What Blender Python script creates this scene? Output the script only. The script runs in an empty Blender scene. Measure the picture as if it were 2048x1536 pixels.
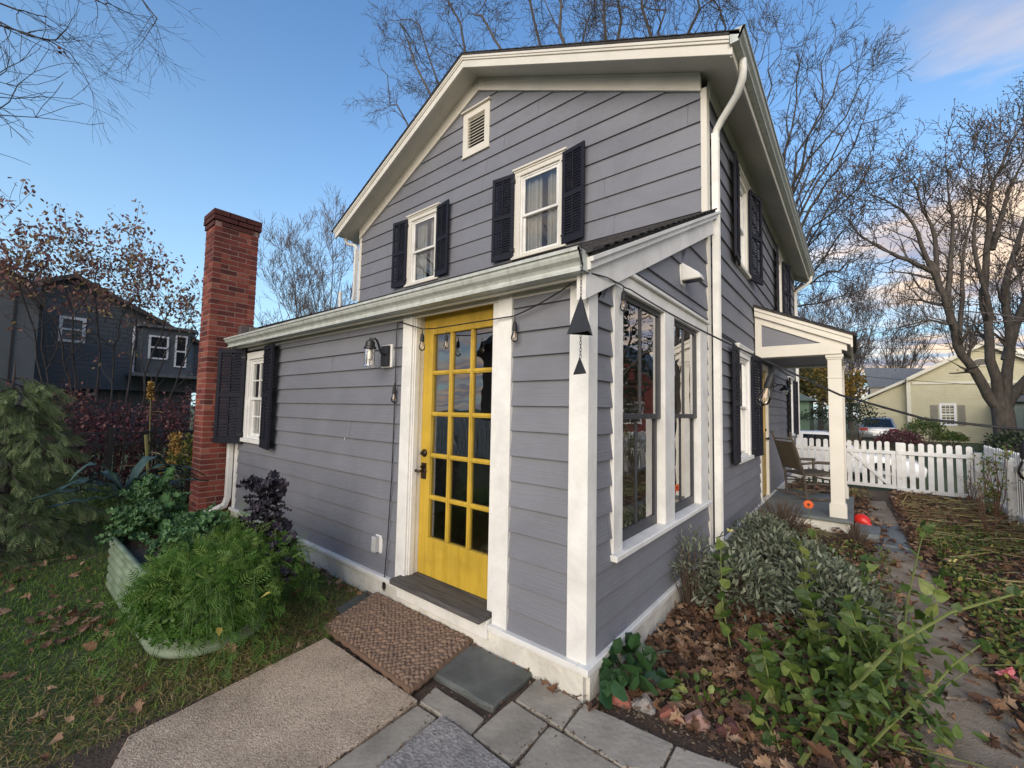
import bpy, math, random
import numpy as np
from mathutils import Vector, Matrix
random.seed(7); rng=np.random.default_rng(11)
S=bpy.context.scene; COL=S.collection
# ---------------------------------------------------------------- camera
FPX=842.93; YAW,PIT,ROL=-0.682473,0.0592446,0.0188118
CAM=np.array([1.2109,-2.1808,1.6108])
fw=np.array([math.sin(YAW)*math.cos(PIT),math.cos(YAW)*math.cos(PIT),math.sin(PIT)])
_r=np.array([math.cos(YAW),-math.sin(YAW),0]); _u=np.cross(_r,fw)
cr=_r*math.cos(ROL)+_u*math.sin(ROL); cu=-_r*math.sin(ROL)+_u*math.cos(ROL)
def ray(x,y): return cr*(x-1024)/FPX-cu*(y-768)/FPX+fw
def PY(x,y,Y=0.): d=ray(x,y); return CAM+d*((Y-CAM[1])/d[1])
def PX(x,y,X=0.): d=ray(x,y); return CAM+d*((X-CAM[0])/d[0])
def PZ(x,y,Z=0.): d=ray(x,y); return CAM+d*((Z-CAM[2])/d[2])
def PD(x,y,w): return CAM+ray(x,y)*w
cd=bpy.data.cameras.new('camera'); cam=bpy.data.objects.new('camera',cd); COL.objects.link(cam)
cd.sensor_width=36; cd.lens=FPX/2048*36; cd.clip_end=2000; cd.clip_start=.05
cam.matrix_world=Matrix(((cr[0],cu[0],-fw[0],CAM[0]),(cr[1],cu[1],-fw[1],CAM[1]),(cr[2],cu[2],-fw[2],CAM[2]),(0,0,0,1)))
S.camera=cam
# ---------------------------------------------------------------- materials
MC={}
def M(name,cols,rough=.6,scale=8.,bump=0.,bscale=None,attr=False,metal=0.,trans=0.,stretch=(1,1,1),detail=6,spec=.5,contrast=1.,coat=0.,stain=None):
    if name in MC: return MC[name]
    m=bpy.data.materials.new(name); MC[name]=m; m.use_nodes=True; nt=m.node_tree; N=nt.nodes; L=nt.links
    for n in list(N): N.remove(n)
    out=N.new('ShaderNodeOutputMaterial'); b=N.new('ShaderNodeBsdfPrincipled')
    b.inputs['Roughness'].default_value=rough; b.inputs['Metallic'].default_value=metal; b.inputs['Specular IOR Level'].default_value=spec
    b.inputs['Coat Weight'].default_value=coat
    tc=N.new('ShaderNodeTexCoord'); mp=N.new('ShaderNodeMapping'); mp.inputs['Scale'].default_value=stretch
    L.new(tc.outputs['Object'],mp.inputs['Vector'])
    nz=N.new('ShaderNodeTexNoise'); nz.inputs['Scale'].default_value=scale; nz.inputs['Detail'].default_value=detail; nz.inputs['Roughness'].default_value=.6
    L.new(mp.outputs[0],nz.inputs['Vector'])
    rp=N.new('ShaderNodeValToRGB'); e=rp.color_ramp.elements
    k=len(cols)
    lo,hi=(.0,1.) if attr else (.5-.22/contrast,.5+.22/contrast)
    for i,c in enumerate(cols):
        p=lo+(hi-lo)*(i/(k-1) if k>1 else 0)
        if i<2: el=e[i]; el.position=p
        else: el=e.new(p)
        el.color=(*c,1)
    if k==1: e[1].color=(*cols[0],1)
    if attr:
        at=N.new('ShaderNodeAttribute'); at.attribute_name='tint'
        ad=N.new('ShaderNodeMath'); ad.operation='MULTIPLY_ADD'; ad.inputs[1].default_value=.3
        sb=N.new('ShaderNodeMath'); sb.operation='SUBTRACT'; sb.inputs[1].default_value=.15
        L.new(nz.outputs['Fac'],ad.inputs[0]); L.new(at.outputs['Fac'],ad.inputs[2]); L.new(ad.outputs[0],sb.inputs[0]); L.new(sb.outputs[0],rp.inputs['Fac'])
    else: L.new(nz.outputs['Fac'],rp.inputs['Fac'])
    cout=rp.outputs['Color']
    if stain:
        n3=N.new('ShaderNodeTexNoise'); n3.inputs['Scale'].default_value=stain[0]; n3.inputs['Detail'].default_value=5; n3.inputs['Roughness'].default_value=.65; n3.inputs['Distortion'].default_value=.6; L.new(tc.outputs['Object'],n3.inputs['Vector'])
        mr=N.new('ShaderNodeMapRange'); mr.inputs['From Min'].default_value=.35; mr.inputs['From Max'].default_value=.62; mr.inputs['To Min'].default_value=1-stain[1]; mr.inputs['To Max'].default_value=1.06; L.new(n3.outputs['Fac'],mr.inputs['Value'])
        ml=N.new('ShaderNodeMix'); ml.data_type='RGBA'; ml.blend_type='MULTIPLY'; ml.inputs['Factor'].default_value=1; L.new(cout,ml.inputs['A']); L.new(mr.outputs['Result'],ml.inputs['B']); cout=ml.outputs['Result']
    L.new(cout,b.inputs['Base Color'])
    if bump:
        n2=N.new('ShaderNodeTexNoise'); n2.inputs['Scale'].default_value=bscale or scale*6; n2.inputs['Detail'].default_value=8; L.new(mp.outputs[0],n2.inputs['Vector'])
        bp=N.new('ShaderNodeBump'); bp.inputs['Strength'].default_value=min(1,bump); bp.inputs['Distance'].default_value=.01*max(1,bump)
        L.new(n2.outputs['Fac'],bp.inputs['Height']); L.new(bp.outputs[0],b.inputs['Normal'])
    if trans:
        t=N.new('ShaderNodeBsdfTranslucent'); L.new(cout,t.inputs['Color'])
        mx=N.new('ShaderNodeMixShader'); mx.inputs[0].default_value=trans; L.new(b.outputs[0],mx.inputs[1]); L.new(t.outputs[0],mx.inputs[2]); L.new(mx.outputs[0],out.inputs['Surface'])
    else: L.new(b.outputs[0],out.inputs['Surface'])
    return m
def glassmat(name,tint=(.93,.96,.95),boost=1.9,rough=0.0,bumpy=0.):
    m=bpy.data.materials.new(name); m.use_nodes=True; nt=m.node_tree; N=nt.nodes; L=nt.links
    for n in list(N): N.remove(n)
    out=N.new('ShaderNodeOutputMaterial'); tr=N.new('ShaderNodeBsdfTransparent'); tr.inputs[0].default_value=(*tint,1)
    g=N.new('ShaderNodeBsdfGlossy'); g.inputs['Roughness'].default_value=rough; g.inputs['Color'].default_value=(1,1,1,1)
    fr=N.new('ShaderNodeFresnel'); fr.inputs['IOR'].default_value=1.52
    mu=N.new('ShaderNodeMath'); mu.operation='MULTIPLY'; mu.use_clamp=True; mu.inputs[1].default_value=boost
    mx=N.new('ShaderNodeMixShader'); L.new(fr.outputs[0],mu.inputs[0]); L.new(mu.outputs[0],mx.inputs[0]); L.new(tr.outputs[0],mx.inputs[1]); L.new(g.outputs[0],mx.inputs[2]); L.new(mx.outputs[0],out.inputs[0])
    if bumpy:
        tc=N.new('ShaderNodeTexCoord'); nz=N.new('ShaderNodeTexNoise'); nz.inputs['Scale'].default_value=3; L.new(tc.outputs['Object'],nz.inputs['Vector'])
        bp=N.new('ShaderNodeBump'); bp.inputs['Strength'].default_value=bumpy; bp.inputs['Distance'].default_value=.01; L.new(nz.outputs['Fac'],bp.inputs['Height']); L.new(bp.outputs[0],g.inputs['Normal'])
    return m
GLASS=glassmat('window_glass',boost=2.6,bumpy=.12); DGLASS=glassmat('door_glass',boost=3.6,bumpy=.2); BULB=glassmat('bulb_glass',(.96,.93,.88),1.6)
SID=M('siding_paint',[(.152,.158,.182),(.178,.184,.210),(.193,.199,.226),(.207,.213,.240)],.6,2.0,.45,7,stretch=(.6,.6,12),attr=True,stain=(1.3,.10))
WHT=M('white_trim_paint',[(.66,.65,.61),(.76,.755,.72),(.80,.795,.765)],.5,2.2,.2,40,stain=(4.,.09))
WHT2=M('weathered_white_paint',[(.30,.27,.23),(.66,.66,.64),(.74,.75,.74),(.78,.78,.78)],.65,5.,.3,40,contrast=.75)
CREAM=M('cream_trim_paint',[(.63,.60,.52),(.73,.70,.62)],.5,2.,.15,40)
GUT=M('gutter_metal',[(.34,.36,.32),(.50,.53,.50),(.60,.63,.61)],.42,6.,.12,40,stretch=(3,3,1.2),contrast=.8)
SHUT=M('shutter_paint',[(.011,.012,.020),(.017,.018,.028)],.6,5.,.1,60,spec=.2)
DKSASH=M('dark_sash_paint',[(.03,.032,.04),(.045,.047,.055)],.45,5.)
YEL=M('yellow_door_paint',[(.42,.27,.025),(.53,.35,.035),(.58,.39,.05)],.5,1.5,.35,9,stretch=(14,14,1),stain=(3.5,.14))
OCH=M('ochre_door_paint',[(.42,.28,.07),(.50,.34,.09)],.5,4.,.1)
ROOF=M('asphalt_shingle',[(.018,.017,.018),(.05,.046,.045),(.085,.08,.078)],.9,30.,.8,150,stain=(2.,.3))
BRICK=M('chimney_brick',[(.10,.030,.026),(.20,.048,.036),(.28,.066,.044),(.38,.13,.085)],.9,14.,.9,70,attr=True,stain=(2.2,.3))
MORT=M('mortar',[(.27,.16,.13),(.38,.26,.22)],.95,20.,.6)
FOUND=M('foundation_paint',[(.56,.53,.45),(.70,.68,.61),(.74,.73,.68)],.8,3.,.6,30,stain=(3.,.22))
BLK=M('black_metal',[(.012,.012,.014),(.02,.02,.022)],.4,10.)
IRON=M('chime_iron',[(.02,.021,.025),(.035,.036,.04)],.55,20.,.2)
BRONZE=M('oiled_bronze',[(.03,.022,.018),(.07,.05,.04)],.35,30.,metal=.7)
PLAST=M('grey_plastic',[(.42,.43,.43),(.5,.5,.5)],.45,5.)
OAKFLOOR=M('interior_floor_wood',[(.20,.07,.03),(.34,.13,.055)],.35,3.,stretch=(1,12,1))
INWALL=M('interior_plaster',[(.16,.15,.13),(.22,.205,.185)],.8,2.)
CURT=M('curtain_cloth',[(.55,.54,.50),(.7,.69,.66)],.9,8.,trans=.4)
def barkmat(n,c0,c1): return M(n,[c0,c1],.9,14.,.7,60,stretch=(1,1,.3))
BARK=barkmat('maple_bark',(.035,.030,.027),(.10,.085,.072)); BARK2=barkmat('grey_bark',(.045,.038,.036),(.10,.085,.078)); BARK3=barkmat('pale_twig_bark',(.12,.10,.095),(.20,.17,.16))
# ---------------------------------------------------------------- mesh helpers
ROOT={}
def tag(o,label=None,cat=None,group=None,kind=None):
    if label: o['label']=label
    if cat: o['category']=cat
    if group: o['group']=group
    if kind: o['kind']=kind
    return o
def thing(name,label,cat,loc=(0,0,0),rotz=0.,group=None,kind=None):
    o=bpy.data.objects.new(name,None); COL.objects.link(o); o.location=loc; o.rotation_euler=(0,0,rotz); o.empty_display_size=.1
    ROOT[o]=np.array(loc,float) if rotz==0 else None
    return tag(o,label,cat,group,kind)
def rootof(p):
    while p.parent: p=p.parent
    return p
def link(me,name,mat,parent,off=None):
    o=bpy.data.objects.new(name,me); COL.objects.link(o)
    if mat: me.materials.append(mat)
    if parent: o.parent=parent
    return o
def npmesh(name,V,F,mat,parent=None,tint=None,smooth=False,local=False):
    """V (n,3) array, F list/array of faces; coordinates are world unless local"""
    V=np.asarray(V,float)
    if parent is not None and not local:
        b=ROOT.get(rootof(parent)); 
        if b is not None: V=V-b
    me=bpy.data.meshes.new(name)
    me.from_pydata(V.tolist(),[],F.tolist() if hasattr(F,'tolist') else F)
    if tint is not None:
        a=me.attributes.new('tint','FLOAT','FACE'); a.data.foreach_set('value',np.asarray(tint,dtype=np.float32))
    if smooth: me.polygons.foreach_set('use_smooth',[True]*len(me.polygons))
    me.update()
    return link(me,name,mat,parent)
def nrm(v): v=np.asarray(v,float); l=np.linalg.norm(v); return v/l if l>0 else v
class MB:
    def __init__(s): s.v=[];s.f=[];s.t=[]
    def add(s,vs,fs,t=.5):
        n=len(s.v); s.v+= [tuple(map(float,p)) for p in vs]; s.f+=[tuple(i+n for i in q) for q in fs]; s.t+=[t]*len(fs); return s
    def ob(s,o,a,b,c,t=.5):
        o,a,b,c=[np.asarray(q,float) for q in (o,a,b,c)]
        vs=[o,o+a,o+a+b,o+b,o+c,o+a+c,o+a+b+c,o+b+c]
        return s.add(vs,[(0,3,2,1),(4,5,6,7),(0,1,5,4),(1,2,6,5),(2,3,7,6),(3,0,4,7)],t)
    def box(s,x0,x1,y0,y1,z0,z1,t=.5): return s.ob((x0,y0,z0),(x1-x0,0,0),(0,y1-y0,0),(0,0,z1-z0),t)
    def prism(s,pts,ext,t=.5):
        n=len(pts); P=[np.asarray(p,float) for p in pts]; e=np.asarray(ext,float)
        return s.add(P+[p+e for p in P],[tuple(range(n))[::-1],tuple(range(n,2*n))]+[(i,(i+1)%n,n+(i+1)%n,n+i) for i in range(n)],t)
    def tube(s,pts,r,n=8,cap=True,t=.5):
        P=np.array(pts,float); m=len(P); r=np.full(m,r,float) if np.isscalar(r) else np.array(r,float)
        T=np.gradient(P,axis=0); up=np.array([0.,0,1]); 
        if abs(nrm(T[0])[2])>.9: up=np.array([1.,0,0])
        vs=[];a=nrm(np.cross(nrm(T[0]),up))
        for i in range(m):
            t_=nrm(T[i]); a=nrm(a-t_*np.dot(a,t_)); b=np.cross(t_,a)
            for k in range(n):
                an=2*math.pi*k/n; vs.append(P[i]+r[i]*(a*math.cos(an)+b*math.sin(an)))
        fs=[(i*n+k,i*n+(k+1)%n,(i+1)*n+(k+1)%n,(i+1)*n+k) for i in range(m-1) for k in range(n)]
        if cap: fs+=[tuple(range(n))[::-1],tuple((m-1)*n+k for k in range(n))]
        return s.add(vs,fs,t)
    def lathe(s,prof,c=(0,0,0),n=16,ax=None,t=.5):
        c=np.array(c,float); z=np.array([0,0,1.]) if ax is None else nrm(ax)
        x=nrm(np.cross(z,[0,1,0])) if abs(z[1])<.9 else np.array([1.,0,0]); y=np.cross(z,x)
        vs=[c+z*h+(x*math.cos(2*math.pi*k/n)+y*math.sin(2*math.pi*k/n))*r for r,h in prof for k in range(n)]
        m=len(prof); fs=[(i*n+k,i*n+(k+1)%n,(i+1)*n+(k+1)%n,(i+1)*n+k) for i in range(m-1) for k in range(n)]
        return s.add(vs,fs,t)
    def each(s,name,mat,parent=None,bevel=0.,local=False):
        idx=[0]+[i for i in range(1,len(s.f)) if min(s.f[i])>max(max(q) for q in s.f[:i])]+[len(s.f)]
        for a,b in zip(idx[:-1],idx[1:]):
            lo=min(min(q) for q in s.f[a:b]); hi=max(max(q) for q in s.f[a:b]); m=MB(); m.v=s.v[lo:hi+1]; m.f=[tuple(i-lo for i in q) for q in s.f[a:b]]; m.t=s.t[a:b]; m.build(name,mat,parent,bevel=bevel,local=local)
    def build(s,name,mat,parent=None,smooth=False,bevel=0.,tint=False,local=False):
        o=npmesh(name,np.array(s.v) if s.v else np.zeros((0,3)),s.f,mat,parent,s.t if tint else None,smooth,local)
        if bevel:
            b=o.modifiers.new('b','BEVEL'); b.width=bevel; b.segments=1; b.limit_method='ANGLE'; b.angle_limit=.6
        if smooth:
            try: o.data.set_sharp_from_angle(angle=math.radians(40))
            except Exception: pass
        return o
# wall frame: local (a,z,d)
class WF:
    def __init__(s,O,U,N): s.O=np.array(O,float);s.U=np.array(U,float);s.N=np.array(N,float)
    def p(s,a,z,d=0.): return s.O+s.U*a+np.array([0,0,z])+s.N*d
    def bx(s,mb,a0,a1,z0,z1,d0,d1,t=.5): return mb.ob(s.p(a0,z0,d0),s.U*(a1-a0),s.N*(d1-d0),(0,0,z1-z0),t)
FR=WF((0,0,0),(1,0,0),(0,-1,0)); GB=WF((0,2.6,0),(1,0,0),(0,-1,0)); SD=WF((0,0,0),(0,1,0),(1,0,0))
def clap(mb,W,zs,lim,holes,dep=.024):
    """lapped boards between successive zs; lim(z)->(a0,a1); holes (a0,a1,z0,z1)"""
    for z0,z1 in zip(zs[:-1],zs[1:]):
        cuts=sorted({z0,z1,*[h for H in holes for h in H[2:4] if z0<h<z1]})
        D=lambda z:.003+(dep-.003)*(1-(z-z0)/(z1-z0))
        jit=random.uniform(-.002,.002); tn=random.uniform(.3,.7); jts=[]
        if dep==.024: jts=[(q,q+.003) for q in [random.uniform(*lim((z0+z1)/2)) for _ in range(random.choice((0,1,1,2)))]]
        for za,zb in zip(cuts[:-1],cuts[1:]):
            zm=(za+zb)/2; la,lb=lim(za),lim(zb); lm=lim(zm)
            if lm[1]-lm[0]<.01: continue
            hs=sorted([(h[0],h[1]) for h in holes if h[2]<zm<h[3]]+[j for j in jts if not any(h[0]-.01<j[1] and j[0]<h[1]+.01 and h[2]<zm<h[3] for h in holes)])
            segs=[];cur=None
            x=la[0],lb[0]
            for h in hs:
                if h[1]<=lm[0] or h[0]>=lm[1]: continue
                segs.append((x,(h[0],h[0]))); x=(h[1],h[1])
            segs.append((x,(la[1],lb[1])))
            for (xa,xb),(ya,yb) in segs:
                if ya<=xa and yb<=xb: continue
                ya=max(ya,xa);yb=max(yb,xb)
                mb.add([W.p(xa,za,D(za)+jit),W.p(ya,za,D(za)+jit),W.p(yb,zb,D(zb)+jit),W.p(xb,zb,D(zb)+jit)],[(0,1,2,3)],tn)
                mb.add([W.p(xa,za,-.01),W.p(ya,za,-.01),W.p(ya,za,D(za)+jit),W.p(xa,za,D(za)+jit)],[(0,1,2,3)],tn)
def steps(a,b,d):
    o=[a]
    while o[-1]+d<b-.02: o.append(o[-1]+d)
    return o+[b]
# leaf/instance scatter: template transformed by per-item basis
def basis(d,n):
    d=d/np.linalg.norm(d,axis=1,keepdims=True); s=np.cross(d,n); s/=np.linalg.norm(s,axis=1,keepdims=True)+1e-9; n=np.cross(s,d); return d,s,n
def scatter(T,pos,d,n,L,W=None):
    TV,TF=T; d,s,n=basis(d,n); W=L if W is None else W
    V=pos[:,None,:]+TV[None,:,0:1]*d[:,None,:]*L[:,None,None]+TV[None,:,1:2]*s[:,None,:]*W[:,None,None]+TV[None,:,2:3]*n[:,None,:]*L[:,None,None]
    k=len(TV); F=[tuple(int(q)+i*k for q in f) for i in range(len(pos)) for f in TF]
    return V.reshape(-1,3),F
def leaves(name,T,pos,d,n,L,mat,parent,W=None,tint=None,smooth=False):
    V,F=scatter(T,pos,d,n,L,W); k=len(T[1])
    if tint is None: tint=rng.random(len(pos))
    return npmesh(name,V,F,mat,parent,np.repeat(tint,k),smooth)
T_OVAL=(np.array([(0,0,0),(.3,.2,.03),(.3,0,-.02),(.3,-.2,.03),(.7,.19,.02),(.7,0,-.04),(.7,-.19,.02),(1,0,-.08)],float),[(0,2,1),(0,3,2),(1,2,5,4),(2,3,6,5),(4,5,7),(5,6,7)])
T_BROAD=(np.array([(0,0,0),(.10,.26,.07),(.14,0,0),(.10,-.26,.07),(.42,.30,.03),(.42,0,-.05),(.42,-.30,.03),(.75,.15,-.05),(.74,0,-.10),(.75,-.15,-.05),(1,0,-.2)],float),[(0,2,1),(0,3,2),(1,2,5,4),(2,3,6,5),(4,5,8,7),(5,6,9,8),(7,8,10),(8,9,10)])
T_LONG=(np.array([(0,0,0),(.35,.12,.03),(.35,0,0),(.35,-.12,.03),(.75,.1,-.02),(.75,0,-.05),(.75,-.1,-.02),(1,0,-.12)],float),[(0,2,1),(0,3,2),(1,2,5,4),(2,3,6,5),(4,5,7),(5,6,7)])
T_QUAD=(np.array([(0,0,0),(.5,.24,.04),(1,0,-.05),(.5,-.24,.04)],float),[(0,3,2,1)])
T_BLADE=(np.array([(0,.03,0),(0,-.03,0),(.5,.022,.02),(.5,-.022,.02),(1,0,-.12)],float),[(0,1,3,2),(2,3,4)])
def maple_t():
    o=[];sp=[(0,0),(-.05,.12),(.12,.32),(.02,.5),(.28,.36),(.42,.52),(.5,.34),(.62,.42),(.68,.2),(.82,.18),(1,0)]
    pts=sp+[(x,-y) for x,y in sp[-2:0:-1]]
    V=[(x,y,.22*y*y*2-.12*(x-.4)**2*2+.03*math.sin(9*x)) for x,y in pts]+[(.4,0,-.02)]
    n=len(pts); return np.array(V,float),[(i,(i+1)%n,n) for i in range(n)]
T_MAPLE=maple_t()
def curl(T,a,b,sx=1.):
    V,F=T; V=V.copy(); V[:,1]*=sx; V[:,2]=V[:,2]+a*(V[:,0]-.5)**2+b*V[:,1]**2+.03*np.sin(V[:,0]*17+V[:,1]*11); return V,F
T_M2=curl(T_MAPLE,-.7,1.2,.85); T_M3=curl(T_MAPLE,.9,.5,.7); T_M4=curl(T_MAPLE,.2,-1.3,.8)
def fern_t():
    V=[];F=[]
    for i in range(6):
        x=.1+i*.14; w=.32*math.sin(math.pi*(.15+.8*(1-i/6)))
        for sg in (1,-1):
            b=len(V); V+=[(x,0,0),(x+.05,sg*w*.5,.02),(x+.17,sg*w,-.03),(x+.09,sg*w*.35,.0)]; F.append((b,b+1,b+2,b+3) if sg>0 else (b,b+3,b+2,b+1))
    return np.array(V,float),F
T_FERN=fern_t()
def kale_t(n=14):
    V=[(0,0,0)];F=[]
    for ri,(r,a) in enumerate(((.45,.04),(.8,.10),(1.,.2))):
        for k in range(n):
            an=2*math.pi*k/n; V.append((r*math.cos(an)*.5+.5,r*math.sin(an)*.42,a*(1 if (k+ri)%2 else -.6)))
    for k in range(n):
        F.append((0,1+k,1+(k+1)%n))
        for q in range(2): F.append((1+q*n+k,1+(q+1)*n+k,1+(q+1)*n+(k+1)%n,1+q*n+(k+1)%n))
    return np.array(V,float),F
T_KALE=kale_t()
def rdir(n,up=0.): v=rng.normal(size=(n,3)); v[:,2]+=up; return v/np.linalg.norm(v,axis=1,keepdims=True)
# ---------------------------------------------------------------- bare trees
class Tree:
    wig=.008
    def __init__(s): s.seg=[]; s.tips=[]
    def poly(s,pts,r0,r1):
        P=np.array(pts,float); n=len(P)
        # smooth the polyline a little
        Q=[];R=[]
        for i in range(n-1):
            p0=P[max(i-1,0)];p1=P[i];p2=P[i+1];p3=P[min(i+2,n-1)]
            for t in (0,.34,.67):
                Q.append(.5*((2*p1)+(-p0+p2)*t+(2*p0-5*p1+4*p2-p3)*t*t+(-p0+3*p1-3*p2+p3)*t**3))
        Q.append(P[-1]); m=len(Q); ln=np.linalg.norm(P[-1]-P[0]); o=np.zeros(3)
        for i in range(1,m-1): o=o*.8+rng.normal(size=3)*ln*s.wig; Q[i]=Q[i]+o
        R=[r0+(r1-r0)*(i/(m-1))**.8 for i in range(m)]
        for i in range(m-1): s.seg.append((Q[i],Q[i+1],R[i],R[i+1]))
        return Q,R
    def grow(s,p,d,L,r,lv,nch=4,up=.12,wob=.25,spread=.75,rmin=.004,shr=.66):
        n=4 if lv>1 else 3; d=nrm(d); st=L/n; pts=[p]
        for i in range(n):
            d=nrm(d+rng.normal(size=3)*wob*.5+np.array([0,0,up])); q=p+d*st; ra=max(rmin,r*(1-.5*i/n)); rb=max(rmin*.8,r*(1-.5*(i+1)/n))
            s.seg.append((p,q,ra,rb)); p=q; pts.append((p,d,rb))
        s.tips.append((p,d))
        if lv<=0: return
        for k in range(nch):
            j=1+int(rng.integers(0,n)) if k else n
            q,dd,rr=pts[j]; a=nrm(np.cross(dd,rng.normal(size=3))); sp=spread*(.6+.6*rng.random()) if k else spread*.35
            s.grow(q,dd*math.cos(sp)+a*math.sin(sp),L*shr*(.75+.5*rng.random()),rr*.68,lv-1,nch,up,wob,spread,rmin,shr)
    def limb(s,pts,r0,r1,lv=3,nch=3,every=1,L=1.5,frm=.25,**k):
        Q,R=s.poly(pts,r0,r1); m=len(Q)
        for i in range(int(m*frm),m,every):
            dd=nrm(Q[min(i+1,m-1)]-Q[i-1]); a=nrm(np.cross(dd,rng.normal(size=3))); sp=.5+.5*rng.random()
            s.grow(Q[i],dd*math.cos(sp)+a*math.sin(sp),L*(.7+.6*rng.random()),R[i]*.55,lv,nch,**k)
        s.grow(Q[-1],Q[-1]-Q[-2],L,R[-1],lv,nch,**k)
    def mesh(s,name,mat,parent,thick=None,part=None):
        sg=[q for q in s.seg if part is None or part(q)]
        A=np.array([q[0] for q in sg]);B=np.array([q[1] for q in sg]);ra=np.array([q[2] for q in sg]);rb=np.array([q[3] for q in sg])
        big=ra>.05
        Vs=[];Fs=[];o=0
        for mask,n in ((big,8),(~big,3)):
            a,b,r1,r2=A[mask],B[mask],ra[mask],rb[mask]
            if len(a)==0: continue
            d=b-a; d/=np.linalg.norm(d,axis=1,keepdims=True)+1e-9
            h=np.where(np.abs(d[:,2:3])>.9,np.array([[1.,0,0]]),np.array([[0,0,1.]])); x=np.cross(d,h); x/=np.linalg.norm(x,axis=1,keepdims=True); y=np.cross(d,x)
            an=2*np.pi*np.arange(n)/n; c=np.cos(an)[None,:,None];si=np.sin(an)[None,:,None]
            ring=x[:,None]*c+y[:,None]*si
            b2=b+d*(r2*.3)[:,None]
            V=np.concatenate([a[:,None]+ring*r1[:,None,None],b2[:,None]+ring*r2[:,None,None]],1).reshape(-1,3)
            k=np.arange(n);k2=(k+1)%n
            f=np.stack([k,k2,k2+n,k+n],1)[None]+(np.arange(len(a))*2*n)[:,None,None]+o
            Vs.append(V);Fs+=f.reshape(-1,4).tolist();o+=len(V)
        return npmesh(name,np.concatenate(Vs),Fs,mat,parent,smooth=True)
# ================================================================ HOUSE
H=thing('clapboard_house','two storey grey purple clapboard house with cream trim and a yellow glazed door','house',(0,0,0))
zt=lambda Y:2.56+.475*Y                     # lean-to roof top
zm=lambda x:7.2-.485*abs(x+3.47)            # main roof top
XA=-3.47
# windows: casing outer rects
GW=[(-5.25,-4.37,3.85,5.2),(-2.67,-1.78,3.82,5.19)]
VENT=(-3.82,-3.22,5.80,6.56)
FW=(-5.2,-4.46,1.12,2.33)
DOOR=(-1.73,-.555,.2,2.45)
BIG=(.30,2.50,.68,2.53)
SWU=[(4.08,4.84,3.62,5.02),(7.9,8.66,3.62,5.02)]
SWL=[(3.93,4.86,.97,2.5),(9.6,10.4,1.1,2.5)]
SDOOR=(5.68,6.52,.2,2.45)
# siding
mb=MB()
clap(mb,FR,[.2]+steps(.335,2.44,.1622)[0:],lambda z:(-5.38,-.1),[FW,DOOR])
mb.build('wall_siding',SID,H,tint=True)
mb=MB()
clap(mb,SD,[.2]+steps(.335,2.6,.1622)+steps(2.7,3.9,.255),lambda z:(max(.085,(z-2.30)/.475),2.58),[BIG])
mb.build('wall_siding',SID,H,tint=True)
mb=MB()
clap(mb,GB,steps(3.55,7.0,.257),lambda z:(XA-min(3.44,(6.95-z)/.487),XA+min(3.44,(6.95-z)/.487)),GW+[VENT])
clap(mb,GB,steps(.3,3.55,.257),lambda z:(-6.91,-5.5),[])
mb.build('wall_siding',SID,H,tint=True)
mb=MB()
clap(mb,SD,steps(.2,2.55,.155)+steps(2.778,5.3,.235),lambda z:(2.68,11.25),SWU+SWL+[SDOOR])
mb.build('wall_siding',SID,H,tint=True)
mb=MB(); mb.box(-6.9,-.05,11.2,11.25,0,5.3); mb.box(-6.92,-6.87,2.62,11.2,0,5.3)
mb.prism([(XA-3.45,11.2,5.3),(XA+3.42,11.2,5.3),(XA,11.2,6.95)],(0,.05,0)); mb.build('wall_siding',SID,H,tint=True)
# side lean-to wing set back beside the chimney
mb=MB(); mb.box(-6.9,-5.5,.45,.5,.0,2.7); mb.box(-6.9,-6.86,.5,2.58,0,2.75); mb.build('wing_wall',SID,H,tint=True)
mb=MB(); mb.prism([(-7.1,.3,2.68),(-7.1,.3,2.78),(-7.1,2.59,3.80),(-7.1,2.59,3.70)],(1.585,0,0)); mb.build('wing_roof',ROOF,H)
# foundation and water table
mb=MB(); mb.box(-5.45,.012,-.035,.3,-.2,.165); mb.box(-.3,.036,.0,11.3,-.2,.163); mb.build('foundation',FOUND,H)
mb=MB()
for a0,a1 in ((-5.47,-1.66),(-.685,-.0205)):
    FR.bx(mb,a0,a1,.165,.20,-.02,.062); FR.bx(mb,a0,a1,.145,.166,-.02,.045)
SD.bx(mb,-.0619,11.3,.164,.199,-.02,.055); SD.bx(mb,-.045,11.3,.144,.165,-.02,.045)
mb.build('water_table_trim',WHT,H,bevel=.004)
# corner boards
mb=MB(); mb.box(-.105,.024,-.026,.09,.2,2.40); mb.box(-5.47,-5.37,-.026,.05,.2,2.41); mb.each('corner_board',WHT,H,bevel=.004)
mb=MB(); mb.box(-.04,.026,2.575,2.69,.2,5.2); mb.box(-6.93,-6.85,2.575,2.65,3.7,5.25); mb.box(-.04,.026,11.2,11.3,.2,5.2); mb.each('corner_board',CREAM,H,bevel=.004)
# interior shell
mb=MB(); mb.box(-5.35,-.06,.1,2.5,.1,.245); mb.box(-6.8,-.06,2.7,11.1,.1,.245); mb.build('interior_floor',OAKFLOOR,H)
mb=MB(); mb.box(-5.36,-.06,2.52,2.565,.25,2.5); mb.box(-5.4,-.04,.06,2.56,2.45,2.48); mb.box(-3.1,-3.0,.9,2.5,.25,2.45); mb.box(-6.8,-.05,2.7,11.15,2.9,3.0)
mb.box(-6.8,-.05,4.9,4.96,3.0,5.9); mb.box(-4.0,-3.9,2.7,4.9,3.0,6.3); mb.box(-2.3,-2.25,2.7,11,.25,2.9); mb.box(-2.2,-2.15,4.95,11,3.0,5.8); mb.box(-5.43,-5.4,.06,2.5,.2,2.7); mb.build('interior_wall',INWALL,H)
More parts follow.
